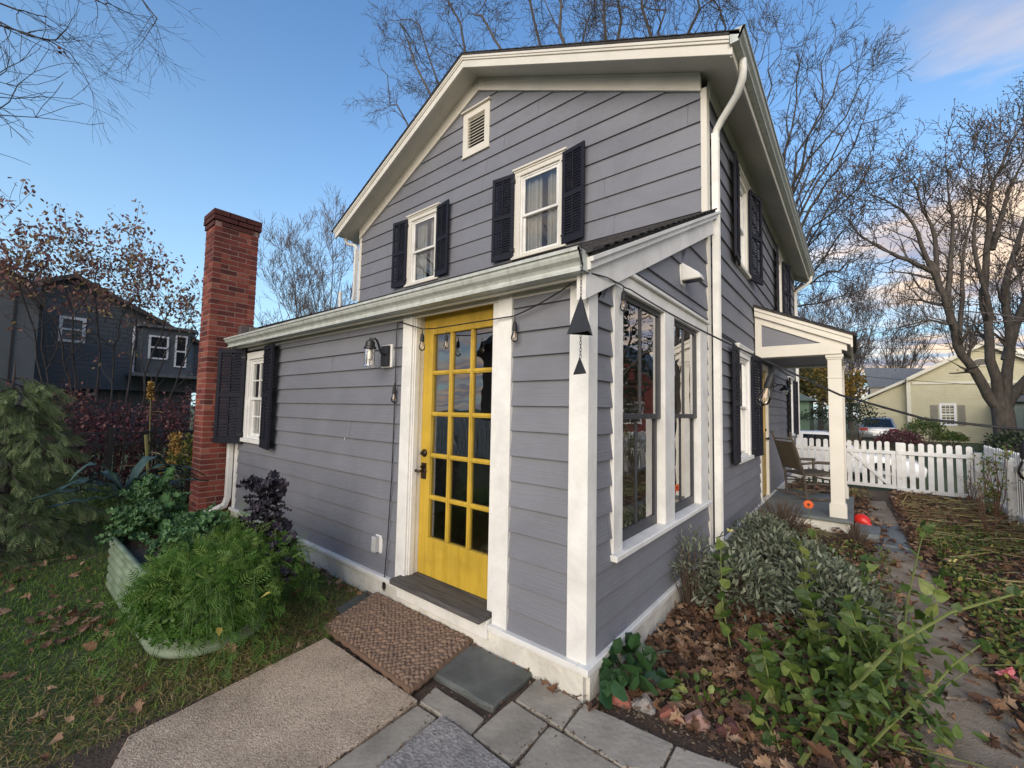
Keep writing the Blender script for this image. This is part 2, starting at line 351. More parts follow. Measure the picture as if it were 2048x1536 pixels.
# lean-to eave: soffit, fascia, frieze
mb=MB(); mb.box(-5.47,.02,-.11,.0,2.40,2.425); mb.box(-5.47,.02,-.115,-.09,2.36,2.50); FR.bx(mb,-5.36,-.11,2.345,2.40,0,.022); mb.build('soffit',CREAM,H,bevel=.003)
# lean-to roof: shingle courses
def courses(mb,x0,x1,y0,y1,zf,d=.13,th=.012,axis='y'):
    n=int((y1-y0)/d); 
    for i in range(n+1):
        a=y0+i*d; b=min(a+d*1.6,y1)
        if b<=a: continue
        x=x0
        while x<x1-.01:
            w=min(.3,x1-x); j=random.uniform(-.004,.004); h=random.uniform(0,.003)
            za,zb=zf(a),zf(b)
            p=[(x,a+j,za-.004),(x,a+j,za+th+h),(x,b,zb+.002+h),(x,b,zb-.004)]
            mb.prism(p,(w-.004,0,0)); x+=w
mb=MB(); mb.prism([(-5.5,-.13,zt(-.13)-.03),(-5.5,-.13,zt(-.13)),(-5.5,2.6,zt(2.6)),(-5.5,2.6,zt(2.6)-.03)],(5.6,0,0))
courses(mb,-5.52,.125,-.16,2.59,zt); mb.build('lean_to_roof',ROOF,H)
# lean-to rake
def rake(mb,x0,x1,ya,yb,dz0,dz1): mb.prism([(x0,ya,zt(ya)+dz0),(x0,yb,zt(yb)+dz0),(x0,yb,zt(yb)+dz1),(x0,ya,zt(ya)+dz1)],(x1-x0,0,0))
mb=MB(); rake(mb,.004,.06,-.13,2.72,-.27,-.03); rake(mb,.0605,.095,-.14,2.76,-.105,-.031); rake(mb,.0955,.115,-.145,2.78,-.06,-.0305)
rake(mb,-5.49,-5.45,-.13,2.6,-.2,-.03)
mb.each('rake_board',WHT,H,bevel=.003)
# gutters
def gutter(name,p0,p1,out,prof,mat,cap=True):
    p0=np.array(p0,float);p1=np.array(p1,float);out=np.array(out,float)
    q=[p0+out*a+np.array([0,0,b]) for a,b in prof]; mb=MB(); n=len(q); e=p1-p0
    inner=[p0+out*(a*.94+.004)+np.array([0,0,b+.004 if i<n-1 else b]) for i,(a,b) in enumerate(prof)]
    P=q+inner[::-1]
    mb.prism(P,e)
    if cap: 
        mb.prism(q,nrm(e)*.003); mb.prism([p+e-nrm(e)*.003 for p in q],nrm(e)*.003)
    return mb.build(name,mat,H)
KP=[(0,.118),(0,0),(.080,0),(.080,.014),(.068,.020),(.068,.034),(.080,.050),(.104,.066),(.114,.086),(.114,.099),(.128,.101),(.128,.118),(.110,.118)]
gutter('gutter',(-5.44,-.116,2.375),(.075,-.116,2.375),(0,-1,0),KP,GUT)
gutter('gutter',(.34,2.17,5.215),(.34,11.5,5.215),(1,0,0),[(a*1.1,b*1.15) for a,b in KP],GUT)
# main roof
mb=MB(); y0,y1=2.2,11.5
def slab(mb,y0,y1,t0,t1,e0,e1):
    """sloped slabs between offsets t0>t1 below the roof top, out to x = XA+e"""
    for sg,e in ((1,e0),(-1,e1)):
        mb.prism([(XA,y0,7.2+t0),(XA+sg*e,y0,7.2-.485*e+t0),(XA+sg*e,y0,7.2-.485*e+t1),(XA,y0,7.2+t1)],(0,y1-y0,0))
slab(mb,2.17,11.52,.0,-.03,3.90,3.84)
for sg in (1,-1):
    n=27
    for i in range(n):
        a=3.9-i*.145; b=max(0,a-.2); za=7.2-.485*a; zb=7.2-.485*b
        mb.prism([(XA+sg*a,2.16+random.uniform(0,.008),za+.0005),(XA+sg*a,2.16,za+.014),(XA+sg*b,2.16,zb+.003),(XA+sg*b,2.16,zb+.0005)],(0,9.37,0))
mb.build('roof',ROOF,H)
mb=MB(); slab(mb,2.62,11.25,-.031,-.16,3.82,3.8); slab(mb,2.236,2.62,-.14,-.16,3.80,3.78); mb.build('soffit',CREAM,H)
mb=MB(); slab(mb,2.20,2.235,-.032,-.215,3.83,3.80); slab(mb,2.185,2.1995,-.032,-.10,3.85,3.82); slab(mb,2.175,2.1845,-.032,-.07,3.86,3.83)
slab(mb,11.26,11.3,-.032,-.29,3.83,3.80); mb.box(.335,.36,2.22,11.45,5.12,5.36)
mb.build('rake_board',CREAM,H,bevel=.003)
mb=MB()
for sg in (1,-1):
    P=lambda e,t:(XA+sg*e,2.6,7.2-.485*e+t)
    mb.prism([P(0,-.161),P(3.44,-.161),P(3.44,-.37),P(0,-.37)],(0,-.05,0)); mb.prism([P(0,-.1615),P(3.44,-.1615),P(3.44,-.195),P(0,-.195)],(0,-.06,0))
SD.bx(mb,2.7,11.25,5.14,5.355,0,.03)
mb.build('frieze_board',CREAM,H,bevel=.003)
# downspouts
def spout(name,pts,w=.03):
    mb=MB(); mb.tube(pts,w*1.25,n=4); return mb.build(name,WHT,H,bevel=.006)
def rtube(mb,pts,wx,wy):
    """rectangular pipe swept along pts"""
    P=np.array(pts,float);T=np.gradient(P,axis=0);vs=[]
    for p,t in zip(P,T):
        t=nrm(t); a=nrm(np.cross(t,[0,1,0])) if abs(t[1])<.95 else np.array([1.,0,0]); b=nrm(np.cross(t,a))
        for sx,sy in ((-1,-1),(1,-1),(1,1),(-1,1)): vs.append(p+a*sx*wx/2+b*sy*wy/2)
    m=len(P); mb.add(vs,[(i*4+k,i*4+(k+1)%4,(i+1)*4+(k+1)%4,(i+1)*4+k) for i in range(m-1) for k in range(4)]+[(3,2,1,0),tuple(4*m-4+k for k in range(4))])
mb=MB(); mb.tube([(.405,2.45,5.22),(.405,2.47,5.12),(.39,2.5,5.05),(.33,2.58,4.97),(.15,2.70,4.83),(.085,2.735,4.76),(.073,2.74,4.68)],[.036,.036,.038,.038,.038,.038,.038],10)
rtube(mb,[(.073,2.74,4.72),(.073,2.74,3),(.073,2.74,.25)],.065,.085)
for i in (-.025,0,.025): mb.box(.098,.1085,2.736+i,2.746+i,.25,4.7)
mb.build('downspout',WHT,H,smooth=True)
mb=MB(); mb.tube([(-7.22,2.4,5.2),(-7.2,2.45,5.1),(-7.05,2.52,5.05),(-6.97,2.53,5.0),(-6.96,2.53,4.9)],.035,8); rtube(mb,[(-6.96,2.53,4.95),(-6.96,2.53,3.95),(-6.99,2.53,3.84)],.06,.075); mb.build('downspout',WHT,H,smooth=True)
mb=MB(); mb.tube([(.41,11.1,5.22),(.40,11.1,5.1),(.3,11.1,5.0),(.1,11.1,4.88),(.07,11.1,4.8)],.036,8); rtube(mb,[(.07,11.1,4.84),(.07,11.1,.2)],.06,.08); mb.build('downspout',WHT,H,smooth=True)
mb=MB(); rtube(mb,[(-5.52,-.06,2.38),(-5.52,-.06,1.2),(-5.52,-.06,.33),(-5.53,-.09,.22),(-5.58,-.22,.15),(-5.64,-.42,.11)],.07,.075)
rtube(mb,[(-5.62,-.38,.115),(-5.8,-.75,.07),(-6.3,-.9,.05),(-6.9,-1.05,.045)],.09,.07)
mb.build('downspout',WHT,H,bevel=.01)
mb=MB(); mb.lathe([(0,0),(.035,0),(.035,.32),(.028,.32),(.028,.1)],(-6.75,2.1,zm(-6.75)*0+zt(2.1)+.02),12); mb.build('vent_pipe',WHT,H,smooth=True)
# ---------------- windows
def pane(W,a0,a1,z0,z1,d,parent,name='glass_pane',mat=None):
    mb=MB(); mb.add([W.p(a0,z0,d),W.p(a1,z0,d),W.p(a1,z1,d),W.p(a0,z1,d)],[(0,1,2,3)]); return mb.build(name,mat or GLASS,parent)
def dh_window(W,R,cas=.10,mat=None,muntin=0,curtain=True,cap=True,sillw=.05):
    a0,a1,z0,z1=R; mat=mat or CREAM; mb=MB()
    W.bx(mb,a0,a0+cas,z0+.04,z1-.12,-.06,.03); W.bx(mb,a1-cas,a1,z0+.04,z1-.12,-.06,.03); W.bx(mb,a0,a1,z1-.12,z1-.03,-.06,.032)
    if cap: W.bx(mb,a0-.025,a1+.025,z1-.0295,z1,-.0,.065); W.bx(mb,a0-.01,a1+.01,z1-.055,z1-.03,.0325,.045)
    w=mb.build('window',mat,H,bevel=.003)
    mb=MB(); W.bx(mb,a0-sillw*.6,a1+sillw*.6,z0-.01,z0+.0395,-.06,.062); mb.build('sill',mat,w,bevel=.004)
    b0,b1,c0,c1=a0+cas,a1-cas,z0+.04,z1-.12
    mb=MB() # vinyl frame
    for r in ((b0,b0+.03,c0,c1),(b1-.03,b1,c0,c1),(b0+.03,b1-.03,c1-.03,c1),(b0+.03,b1-.03,c0,c0+.03)): W.bx(mb,*r,-.07,.006)
    zmid=(c0+c1)/2; f=.036
    for (s0,s1,d0,d1) in ((zmid-.02,c1-.03,-.03,-.004),(c0+.03,zmid+.02,-.06,-.032)):
        for r in ((b0+.031,b0+.031+f,s0,s1),(b1-.031-f,b1-.031,s0,s1),(b0+.031+f,b1-.031-f,s1-f,s1),(b0+.031+f,b1-.031-f,s0,s0+f)): W.bx(mb,*r,d0,d1)
        if muntin:
            m=(b0+b1)/2; W.bx(mb,m-.009,m+.009,s0+f,s1-f,d0+.006,d1-.004); q=(s0+s1)/2; W.bx(mb,b0+.03+f,m-.01,q-.009,q+.009,d0+.006,d1-.004); W.bx(mb,m+.01,b1-.03-f,q-.009,q+.009,d0+.006,d1-.004)
    mb.build('sash',WHT,w,bevel=.002)
    pane(W,b0+.05,b1-.05,zmid,c1-.05,-.02,w); pane(W,b0+.05,b1-.05,c0+.05,zmid,-.048,w)
    if curtain:
        mb=MB(); wd=b1-b0
        for (u0,u1) in ((b0+.01,b0+wd*.46),(b1-wd*.40,b1-.01)):
            n=24; row=[]
            for i in range(n+1):
                a=u0+(u1-u0)*i/n; d=-.105-.022*math.sin(i*1.7)-.01*math.sin(i*.7)
                row+= [W.p(a,c0-.05,d),W.p(a,c1,d)]
            mb.add(row,[(2*i,2*i+2,2*i+3,2*i+1) for i in range(n)])
        mb.build('curtain',CURT,w,smooth=True)
    return w
for R in GW: dh_window(GB,R)
dh_window(FR,FW,cas=.09,mat=WHT,muntin=1,cap=False)
for R in SWU: dh_window(SD,R,cas=.09,muntin=0)
for R in SWL: dh_window(SD,R,cas=.09,mat=WHT,muntin=0)
# louvred vent
a0,a1,z0,z1=VENT; mb=MB()
for r in ((a0,a0+.11,z0,z1),(a1-.11,a1,z0,z1),(a0+.11,a1-.11,z1-.11,z1),(a0+.11,a1-.11,z0,z0+.12)): GB.bx(mb,*r,-.05,.03)
GB.bx(mb,a0-.025,a1+.025,z1,z1+.025,0,.07); GB.bx(mb,a0-.01,a1+.01,z0-.025,z0-.0005,0,.045)
v=mb.build('gable_vent',CREAM,H,bevel=.003)
mb=MB(); n=10
for i in range(n):
    z=z0+.125+i*(z1-z0-.24)/n; mb.ob(GB.p(a0+.11,z,.012),(a1-a0-.22,0,0),(0,.05,.035),(0,-.0,.008))
mb.build('louver',CREAM,v)
mb=MB(); GB.bx(mb,a0+.1,a1-.1,z0+.1,z1-.1,-.08,-.06); mb.build('vent_screen',BLK,v)
# shutters
def shutter(W,a,z0,z1,w,side,ang=4,off=.035):
    """hinged at a; side=+1 opens towards +a; ang = degrees off the wall"""
    h=W.p(a,0,off); t=math.radians(ang); u=W.U*side*math.cos(t)+W.N*math.sin(t); n=W.N*math.cos(t)-W.U*side*math.sin(t)
    F=WF(h,u,n); mb=MB(); th=.03; st=.05
    F.bx(mb,0,st,z0,z1,0,th); F.bx(mb,w-st,w,z0,z1,0,th); mid=(z0+z1)/2-.02
    for q0,q1 in ((z0,z0+.09),(mid,mid+.06),(z1-.06,z1)): F.bx(mb,st,w-st,q0,q1,.001,th-.001)
    for s0,s1 in ((z0+.09,mid),(mid+.06,z1-.06)):
        k=int((s1-s0)/.038); dz=(s1-s0)/k
        for i in range(k):
            zc=s0+dz*(i+.5); o=F.p(st,zc-.018,.024)
            mb.ob(o,u*(w-2*st),n*(-.018)+np.array([0,0,.034]),n*.004+np.array([0,0,.003]))
        F.bx(mb,w/2-.007,w/2+.007,s0+.02,s1+.01,.024,.036)
    s=mb.build('shutter',SHUT,H,bevel=.002)
    mb=MB()
    for z in (z0+.12,z1-.12): mb.tube([F.p(-.01,z-.03,.004),F.p(-.01,z+.03,.004)],.008,6); F.bx(mb,-.012,.05,z-.012,z+.012,th,th+.004)
    mb.build('hinge',BLK,s); return s
for R,wl,wr in ((GW[0],.38,.36),(GW[1],.39,.37)):
    shutter(GB,R[0]+.005,R[2]+.02,R[3]-.06,wl,-1,6); shutter(GB,R[1]-.03,R[2]+.02,R[3]-.06,wr,1,8)
shutter(FR,-5.19,1.08,2.36,.40,-1,34,.03); shutter(FR,-4.53,1.08,2.34,.41,1,9,.035)
for R in SWU: shutter(SD,R[0],R[2]-.02,R[3]-.04,.44,-1,5); shutter(SD,R[1],R[2]-.02,R[3]-.04,.44,1,12)
shutter(SD,SWL[0][0],.98,2.46,.46,-1,4); shutter(SD,SWL[0][1],.98,2.46,.42,1,8); shutter(SD,SWL[1][0],1.1,2.45,.42,-1,4); shutter(SD,SWL[1][1],1.1,2.45,.42,1,5)
mb=MB(); SD.bx(mb,SWL[0][0]-.03,SWL[0][1]+.03,2.5,2.53,0,.07); mb.build('window_cap',WHT,H,bevel=.003)
# big studio window
a0,a1,z0,z1=BIG; mb=MB()
for r in ((a0,a0+.135,z0+.04,z1-.11),(a1-.26,a1,z0+.04,z1-.11),(1.23,1.46,z0+.04,z1-.11),(a0,a1,z1-.11,z1)): SD.bx(mb,*r,-.07,.03)
SD.bx(mb,a0-.02,a1+.02,z1+.0005,z1+.03,0,.057); bw=mb.build('window',WHT,H,bevel=.004)
mb=MB(); SD.bx(mb,a0-.02,a1+.02,z0,z0+.0395,-.07,.065); mb.build('sill',WHT,bw,bevel=.006)
for g0,g1 in ((.435,1.23),(1.46,2.24)):
    mb=MB(); c0,c1=z0+.04,z1-.11; zmid=1.575
    for (s0,s1,d0,d1) in ((zmid-.02,c1,-.035,-.005),(c0,zmid+.02,-.065,-.037)):
        e=.075 if s0==c0 else .04
        for r in ((g0,g0+.045,s0,s1),(g1-.045,g1,s0,s1),(g0+.045,g1-.045,s1-.04,s1),(g0+.045,g1-.045,s0,s0+e)): SD.bx(mb,*r,d0,d1)
        m=(g0+g1)/2; SD.bx(mb,m-.01,m+.01,s0+e,s1-.04,d0+.008,d1-.004)
    s=mb.build('sash',DKSASH,bw,bevel=.002)
    pane(SD,g0+.03,g1-.03,zmid,c1-.03,-.02,bw); pane(SD,g0+.03,g1-.03,c0+.05,zmid,-.05,bw)
# ---------------- glazed yellow door
D0,D1,DZ0,DZ1=-1.605,-.735,.265,2.385; dY=.095
DW=WF((0,dY,0),(1,0,0),(0,-1,0))
mb=MB(); st=.115
cols=3; rows=5; gx0,gx1=D0+st,D1-st+.02; gz0,gz1=DZ0+.30,DZ1-.17
DW.bx(mb,D0,gx0,DZ0,DZ1,-.045,0); DW.bx(mb,gx1,D1,DZ0,DZ1,-.045,0); DW.bx(mb,gx0,gx1,DZ0,gz0,-.045,0); DW.bx(mb,gx0,gx1,gz1,DZ1,-.045,0)
mw=.034; pw=(gx1-gx0-mw*2)/3; ph=(gz1-gz0-mw*4)/5
for i in (1,2):
    x=gx0+i*pw+(i-1)*mw; DW.bx(mb,x,x+mw,gz0,gz1,-.038,-.006); DW.bx(mb,x+.009,x+mw-.009,gz0,gz1,-.006,0)
for j in range(1,5):
    z=gz0+j*ph+(j-1)*mw
    for i in range(3):
        x=gx0+i*(pw+mw); DW.bx(mb,x,x+pw,z,z+mw,-.039,-.007); DW.bx(mb,x-.004,x+pw+.004,z+.009,z+mw-.009,-.007,-.001)
door=mb.build('door',YEL,H,bevel=.005)
pane(DW,gx0-.01,gx1+.01,gz0-.01,gz1+.01,-.025,door,mat=DGLASS)
mb=MB(); hc=DW.p(D0+.05,1.235,0); mb.lathe([(0,.03),(.014,.03),(.017,.018),(.030,.012),(.033,.004),(.033,0)],hc,16,(0,-1,0)); mb.box(hc[0]-.004,hc[0]+.004,hc[1]-.042,hc[1]-.028,hc[2]-.012,hc[2]+.012); mb.build('deadbolt',BRONZE,door,smooth=True)
mb=MB(); hc=DW.p(D0+.05,1.09,0); mb.lathe([(0,.012),(.022,.012),(.030,.008),(.033,0)],hc,16,(0,-1,0)); mb.box(hc[0]-.028,hc[0]+.028,hc[1]-.008,hc[1],hc[2]-.065,hc[2]+.065)
mb.tube([hc+np.array([0,-.01,0]),hc+np.array([0,-.05,0]),hc+np.array([-.02,-.06,.003]),hc+np.array([-.06,-.06,.006]),hc+np.array([-.10,-.055,-.004])],[.011,.011,.012,.010,.007],8)
mb.lathe([(0,.03),(.01,.028),(.014,.01),(.014,0)],hc+np.array([0,-.008,.035]),10,(0,-1,0)); mb.build('door_handle',BRONZE,door,smooth=True)
# door casing, jambs
mb=MB()
FR.bx(mb,-1.735,-1.615,.2,2.40,-.02,.03); FR.bx(mb,-.675,-.56,.2,2.405,-.02,.03); FR.bx(mb,-.565,-.548,.2,2.405,.0,.036)
for x0,x1 in ((-1.6148,-1.6045),(-.735,-.6755)): mb.box(x0,x1,-.012,.14,.262,2.40)
mb.box(-1.6145,-.6757,-.012,.14,2.386,2.40); mb.box(-1.604,-1.592,.0,.05,.262,2.386)
mb.build('door_casing',WHT,H,bevel=.004)
mb=MB(); mb.box(-1.66,-.69,-.135,.19,.222,.262); WOODG=M('weathered_grey_wood',[(.035,.033,.032),(.09,.085,.08),(.14,.13,.12)],.75,4.,.7,40,stretch=(1,14,14)); mb.build('threshold',WOODG,H,bevel=.006)
mb=MB(); mb.box(-1.66,-.69,-.06,.15,.10,.2215); mb.build('door_apron',WHT,H,bevel=.004)
# outlet, wall lamp, siding chip
oz=PY(762,1086); mb=MB(); FR.bx(mb,oz[0]-.045,oz[0]+.045,oz[2]-.075,oz[2]+.075,.005,.028); ou=mb.build('outlet_box',WHT,H,bevel=.006)
mb=MB(); FR.bx(mb,oz[0]-.04,oz[0]+.015,oz[2]-.065,oz[2]+.065,.028,.07); FR.bx(mb,oz[0]-.028,oz[0]+.003,oz[2]-.05,oz[2]+.05,.07,.078); mb.build('outlet_cover',PLAST,ou,bevel=.008)
lx,lz=-1.95,2.04; mb=MB(); FR.bx(mb,lx-.075,lx+.075,lz-.09,lz+.11,.005,.035); lamp=mb.build('wall_lamp',WHT,H,bevel=.003)
mb=MB(); FR.bx(mb,lx-.055,lx+.055,lz-.08,lz+.10,.035,.055)
cx,cy=lx-.02,-.185
mb.tube([(lx,-.05,lz+.02),(lx,-.09,lz+.03),(lx,-.11,lz+.08),(lx,-.135,lz+.135),(lx,-.16,lz+.15),(cx,cy,lz+.13)],.010,8)
mb.lathe([(0,.16),(.012,.155),(.012,.14),(.037,.125),(.041,.085),(.051,.08),(.051,.064),(.033,.06)],(cx,cy,lz-.005),20)
mb.build('lamp_bracket',BLK,lamp,smooth=True)
mb=MB(); mb.lathe([(.037,.06),(.041,.05),(.041,-.078),(.056,-.084),(.058,-.09),(.037,-.096),(.037,-.10),(0,-.102)],(cx,cy,lz),20); mb.build('lamp_glass',BULB,lamp,smooth=True)
mb=MB(); mb.lathe([(0,.05),(.012,.045),(.02,0),(.012,-.03),(0,-.035)],(cx,cy,lz),12); mb.build('lamp_bulb',M('bulb_white',[(.7,.68,.62)],.3),lamp,smooth=True)
# dryer-hood style flood fixture on the lean-to side
fx=PX(1385,548,.1); mb=MB(); o=np.array([0,fx[1]-.07,fx[2]-.10]); mb.ob(o,(.02,0,0),(0,.14,0),(0,0,.24)); 
mb.prism([(.02,fx[1]-.06,fx[2]+.11),(.02,fx[1]-.06,fx[2]-.06),(.19,fx[1]-.06,fx[2]-.06),(.17,fx[1]-.06,fx[2]-.01)],(0,.12,0)); mb.build('vent_hood',WHT,H,bevel=.008)
mb=MB(); mb.box(.03,.18,fx[1]-.05,fx[1]+.05,fx[2]-.066,fx[2]-.0602); mb.build('vent_grille',BLK,H)
# ---------------- porch
PR0,PR1=5.22,7.35; zp=lambda x:3.31-.468*x
mb=MB(); mb.prism([(0,PR0-.03,zp(0)),(1.25,PR0-.03,zp(1.25)),(1.25,PR0-.03,zp(1.25)-.03),(0,PR0-.03,zp(0)-.03)],(0,PR1-PR0+.06,0)); 
for i in range(10):
    a=1.26-i*.13; mb.prism([(a,PR0-.035,zp(a)),(a,PR0-.035,zp(a)+.012),(max(0,a-.2),PR0-.035,zp(max(0,a-.2))+.003),(max(0,a-.2),PR0-.035,zp(max(0,a-.2)))],(0,PR1-PR0+.07,0))
pr=mb.build('porch_roof',ROOF,H)
mb=MB()
def psl(y0,y1,t0,t1,x0,x1): mb.prism([(x0,y0,zp(x0)+t0),(x1,y0,zp(x1)+t0),(x1,y0,zp(x1)+t1),(x0,y0,zp(x0)+t1)],(0,y1-y0,0))
psl(PR0,PR0+.03,-.031,-.17,.03,1.2); psl(PR0-.015,PR0-.0005,-.031,-.085,.03,1.215); psl(PR1-.03,PR1,-.031,-.17,.03,1.2); psl(PR0+.03,PR1-.03,-.09,-.1,.03,1.19)
mb.box(1.19,1.215,PR0,PR1,2.55,zp(1.2)-.04)
# gable panel frame
mb.prism([(.03,5.26,2.64),(.03,5.26,zp(.03)-.1),(.12,5.26,zp(.12)-.1),(.12,5.26,2.64)],(0,.05,0))
psl(5.26,5.31,-.1,-.27,.12,1.15)
mb.box(.03,1.09,5.258,5.46,2.47,2.64); mb.box(.03,1.09,7.12,7.28,2.47,2.64); mb.box(.93,1.09,5.46,7.12,2.47,2.64); mb.build('porch_trim',CREAM,H,bevel=.004)
mb=MB(); mb.prism([(.05,5.285,2.63),(.05,5.285,zp(.05)-.12),(1.1,5.285,zp(1.1)-.12),(1.1,5.285,2.63)],(0,.01,0)); mb.box(.03,.93,5.46,7.12,2.50,2.52); mb.build('porch_panel',SID,H,tint=True)
def column(y):
    mb=MB(); x0,x1=.925,1.085; mb.box(x0,x1,y,y+.16,.19,2.47); mb.box(x0-.018,x1+.018,y-.018,y+.178,.19,.37); mb.box(x0-.01,x1+.01,y-.01,y+.17,.37,.385)
    mb.box(x0-.022,x1+.022,y-.022,y+.182,2.425,2.4695); mb.box(x0-.012,x1+.012,y-.012,y+.172,2.40,2.425); mb.box(x0-.008,x1+.008,y-.008,y+.168,2.13,2.15)
    mb.build('porch_post',CREAM,H,bevel=.004)
column(5.3); column(7.1)
SLATE=M('blue_slate',[(.10,.115,.115),(.155,.17,.168),(.20,.21,.205)],.7,3.5,.35,25)
mb=MB(); mb.box(.035,1.17,5.16,7.4,.15,.19); mb.build('porch_floor',SLATE,H,bevel=.006)
mb=MB(); mb.box(.06,1.13,5.2,7.36,-.1,.1495); mb.build('porch_base',FOUND,H,bevel=.01)
# side entry door
a0,a1,z0,z1=SDOOR; mb=MB(); SD.bx(mb,a0,a0+.09,.2,z1,-.05,.03); SD.bx(mb,a1-.09,a1,.2,z1,-.05,.03); SD.bx(mb,a0+.09,a1-.09,z1-.1,z1,-.05,.03); mb.build('door_casing',CREAM,H,bevel=.003)
mb=MB(); b0,b1=a0+.09,a1-.09; SD.bx(mb,b0,b1,.22,1.28,-.05,-.01); SD.bx(mb,b0,b0+.11,1.28,z1-.1,-.05,-.01); SD.bx(mb,b1-.11,b1,1.28,z1-.1,-.05,-.01); SD.bx(mb,b0+.11,b1-.11,z1-.22,z1-.1,-.05,-.01)
for i in range(5): SD.bx(mb,b0+.09,b1-.09,.32+i*.19,.32+i*.19+.13,-.01,.002)
sd=mb.build('door',OCH,H,bevel=.005); pane(SD,b0+.1,b1-.1,1.27,z1-.21,-.03,sd)
mb=MB(); hc=SD.p(b1-.05,1.18,-.01); mb.lathe([(0,.06),(.018,.058),(.025,.045),(.015,.03),(.010,.01),(.025,.005),(.025,0)],hc,12,(1,0,0)); hc2=SD.p(b1-.05,1.33,-.01); mb.lathe([(0,.02),(.02,.018),(.025,0)],hc2,12,(1,0,0)); mb.build('door_handle',BRONZE,sd,smooth=True)
# porch barn lamp
lp=SD.p(7.2,2.12,0); mb=MB(); mb.lathe([(0,.03),(.05,.028),(.055,0)],lp,14,(1,0,0)); mb.tube([lp+np.array([.02,0,0]),lp+np.array([.1,0,.05]),lp+np.array([.17,0,.05]),lp+np.array([.2,0,.0])],.009,6)
mb.lathe([(0,.09),(.02,.085),(.03,.05),(.07,.02),(.11,-.015),(.105,-.015),(.065,.015),(.02,.04)],lp+np.array([.2,0,-.05]),18); pl=mb.build('wall_lamp',BLK,H,smooth=True)
mb=MB(); mb.lathe([(.055,.0),(.06,-.03),(.05,-.07),(.0,-.09)],lp+np.array([.2,0,-.05]),14); mb.build('lamp_glass',BULB,pl,smooth=True)
# ---------------- chimney
CX0,CX1,CY0,CY1=-6.02,-5.62,-.37,.18
mb=MB(); mb.box(CX0+.0045,CX1-.0045,CY0+.0045,CY1-.0045,-.1,4.16)
ch=mb.build('chimney',MORT,H)
mb=MB()
def course(z,g,x0,x1,y0,y1,off,tb=None):
    L=.21;hh=.0585;dd=.095
    for face in range(4):
        if face in (0,2): u0,u1=x0,x1; y=y0 if face==0 else y1-dd
        else: u0,u1=y0+dd,y1-dd; 
        q=u0-(L*.5 if (off+face)%2 else 0)
        while q<u1-.015:
            a=max(q,u0);b=min(q+L-.014,u1)
            if b-a>.02:
                j=random.uniform(-.002,.002); t=tb if tb is not None else random.random()
                if face in (0,2): mb.box(a,b,y+(j if face==0 else 0),y+dd+(j if face==2 else 0),z,z+hh,t)
                else:
                    xx=x0 if face==3 else x1-dd
                    mb.box(xx+(j if face==3 else 0),xx+dd+(j if face==1 else 0),a,b,z,z+hh,t)
            q+=L
nz_=59
for k in range(nz_):
    z=-.02+k*.0735; o=0
    if k>=nz_-3: o=.016 if k==nz_-3 else .028
    tb=None
    course(z,0,CX0-o,CX1+o,CY0-o,CY1+o,k,random.uniform(0,.12) if k>=nz_-3 else None)
mb.box(CX0-.024,CX1+.024,CY0-.024,CY1+.024,4.305,4.315,.1)
mb.build('brickwork',BRICK,ch,tint=True)
mb=MB(); mb.box(-5.63,-5.49,-.02,.2,zt(0)-.12,zt(0)+.16); mb.build('roof_flashing',M('flashing_brown',[(.10,.08,.08),(.14,.12,.12)],.7),H)
mb=MB(); mb.tube([(-2.62,-.0165,1.28),(-2.61,-.0165,1.31),(-2.605,-.0165,1.335)],[.002,.006,.002],6); mb.build('paint_chip',WHT,H)
# ================================================================ GROUND, PATIO, PATHS
SOIL=M('bed_soil',[(.035,.022,.016),(.075,.05,.036),(.12,.09,.065)],.95,9.,1.,60,contrast=.7)
def gmat():
    m=M('lawn_ground',[(.040,.065,.014),(.07,.09,.025),(.12,.105,.055)],.95,1.6,1.,90); return m
n=60; gx=np.linspace(-1,1,n); gx=np.sign(gx)*(np.abs(gx)**2.2); GX,GYY=np.meshgrid(gx*300,gx*300+5)
Z=-.012+.0*GX; Z=Z-.25*np.clip((GYY-10.8)/6,0,1)*np.clip((12-np.abs(GX))/12,0,1)
V=np.stack([GX.ravel(),GYY.ravel(),Z.ravel()],1); F=[(j*n+i,j*n+i+1,(j+1)*n+i+1,(j+1)*n+i) for j in range(n-1) for i in range(n-1)]
tag(npmesh('ground',V,F,gmat()),kind='structure')
mb=MB(); mb.prism([(.0,-.0,-.011),(3.05,-.6,-.011),(3.05,9.95,-.011),(.0,9.95,-.011)],(0,0,.007)); tag(mb.build('garden_soil',SOIL),kind='structure')
mb=MB(); mb.prism([(-60,11.5,-.24),(60,11.5,-.24),(60,24,-.255),(-60,24,-.255)],(0,0,.01)); tag(mb.build('driveway',M('asphalt',[(.05,.05,.052),(.075,.073,.07)],.9,20,.4)),kind='structure')
CONC=M('exposed_aggregate_concrete',[(.22,.16,.11),(.47,.36,.255),(.62,.49,.36),(.72,.60,.46)],.9,75.,1.2,120,contrast=.85,stain=(2.6,.30))
PATHM=M('worn_concrete',[(.19,.15,.105),(.31,.245,.175),(.39,.315,.235)],.9,7.,.8,120,contrast=.8,stain=(2.,.35))
BLUEST=M('bluestone',[(.22,.20,.155),(.33,.295,.24),(.41,.365,.295)],.75,2.6,.5,35,contrast=.7,stain=(5.,.22))
DARKST=M('dark_slate',[(.075,.082,.074),(.11,.118,.108),(.15,.155,.143)],.6,4.,1.3,8,stain=(5.,.25))
GRAN=M('rough_granite',[(.12,.11,.10),(.27,.25,.235),(.35,.325,.305),(.48,.46,.43)],.9,50.,1.3,70,contrast=.9,stain=(6.,.3))
EDG=[]
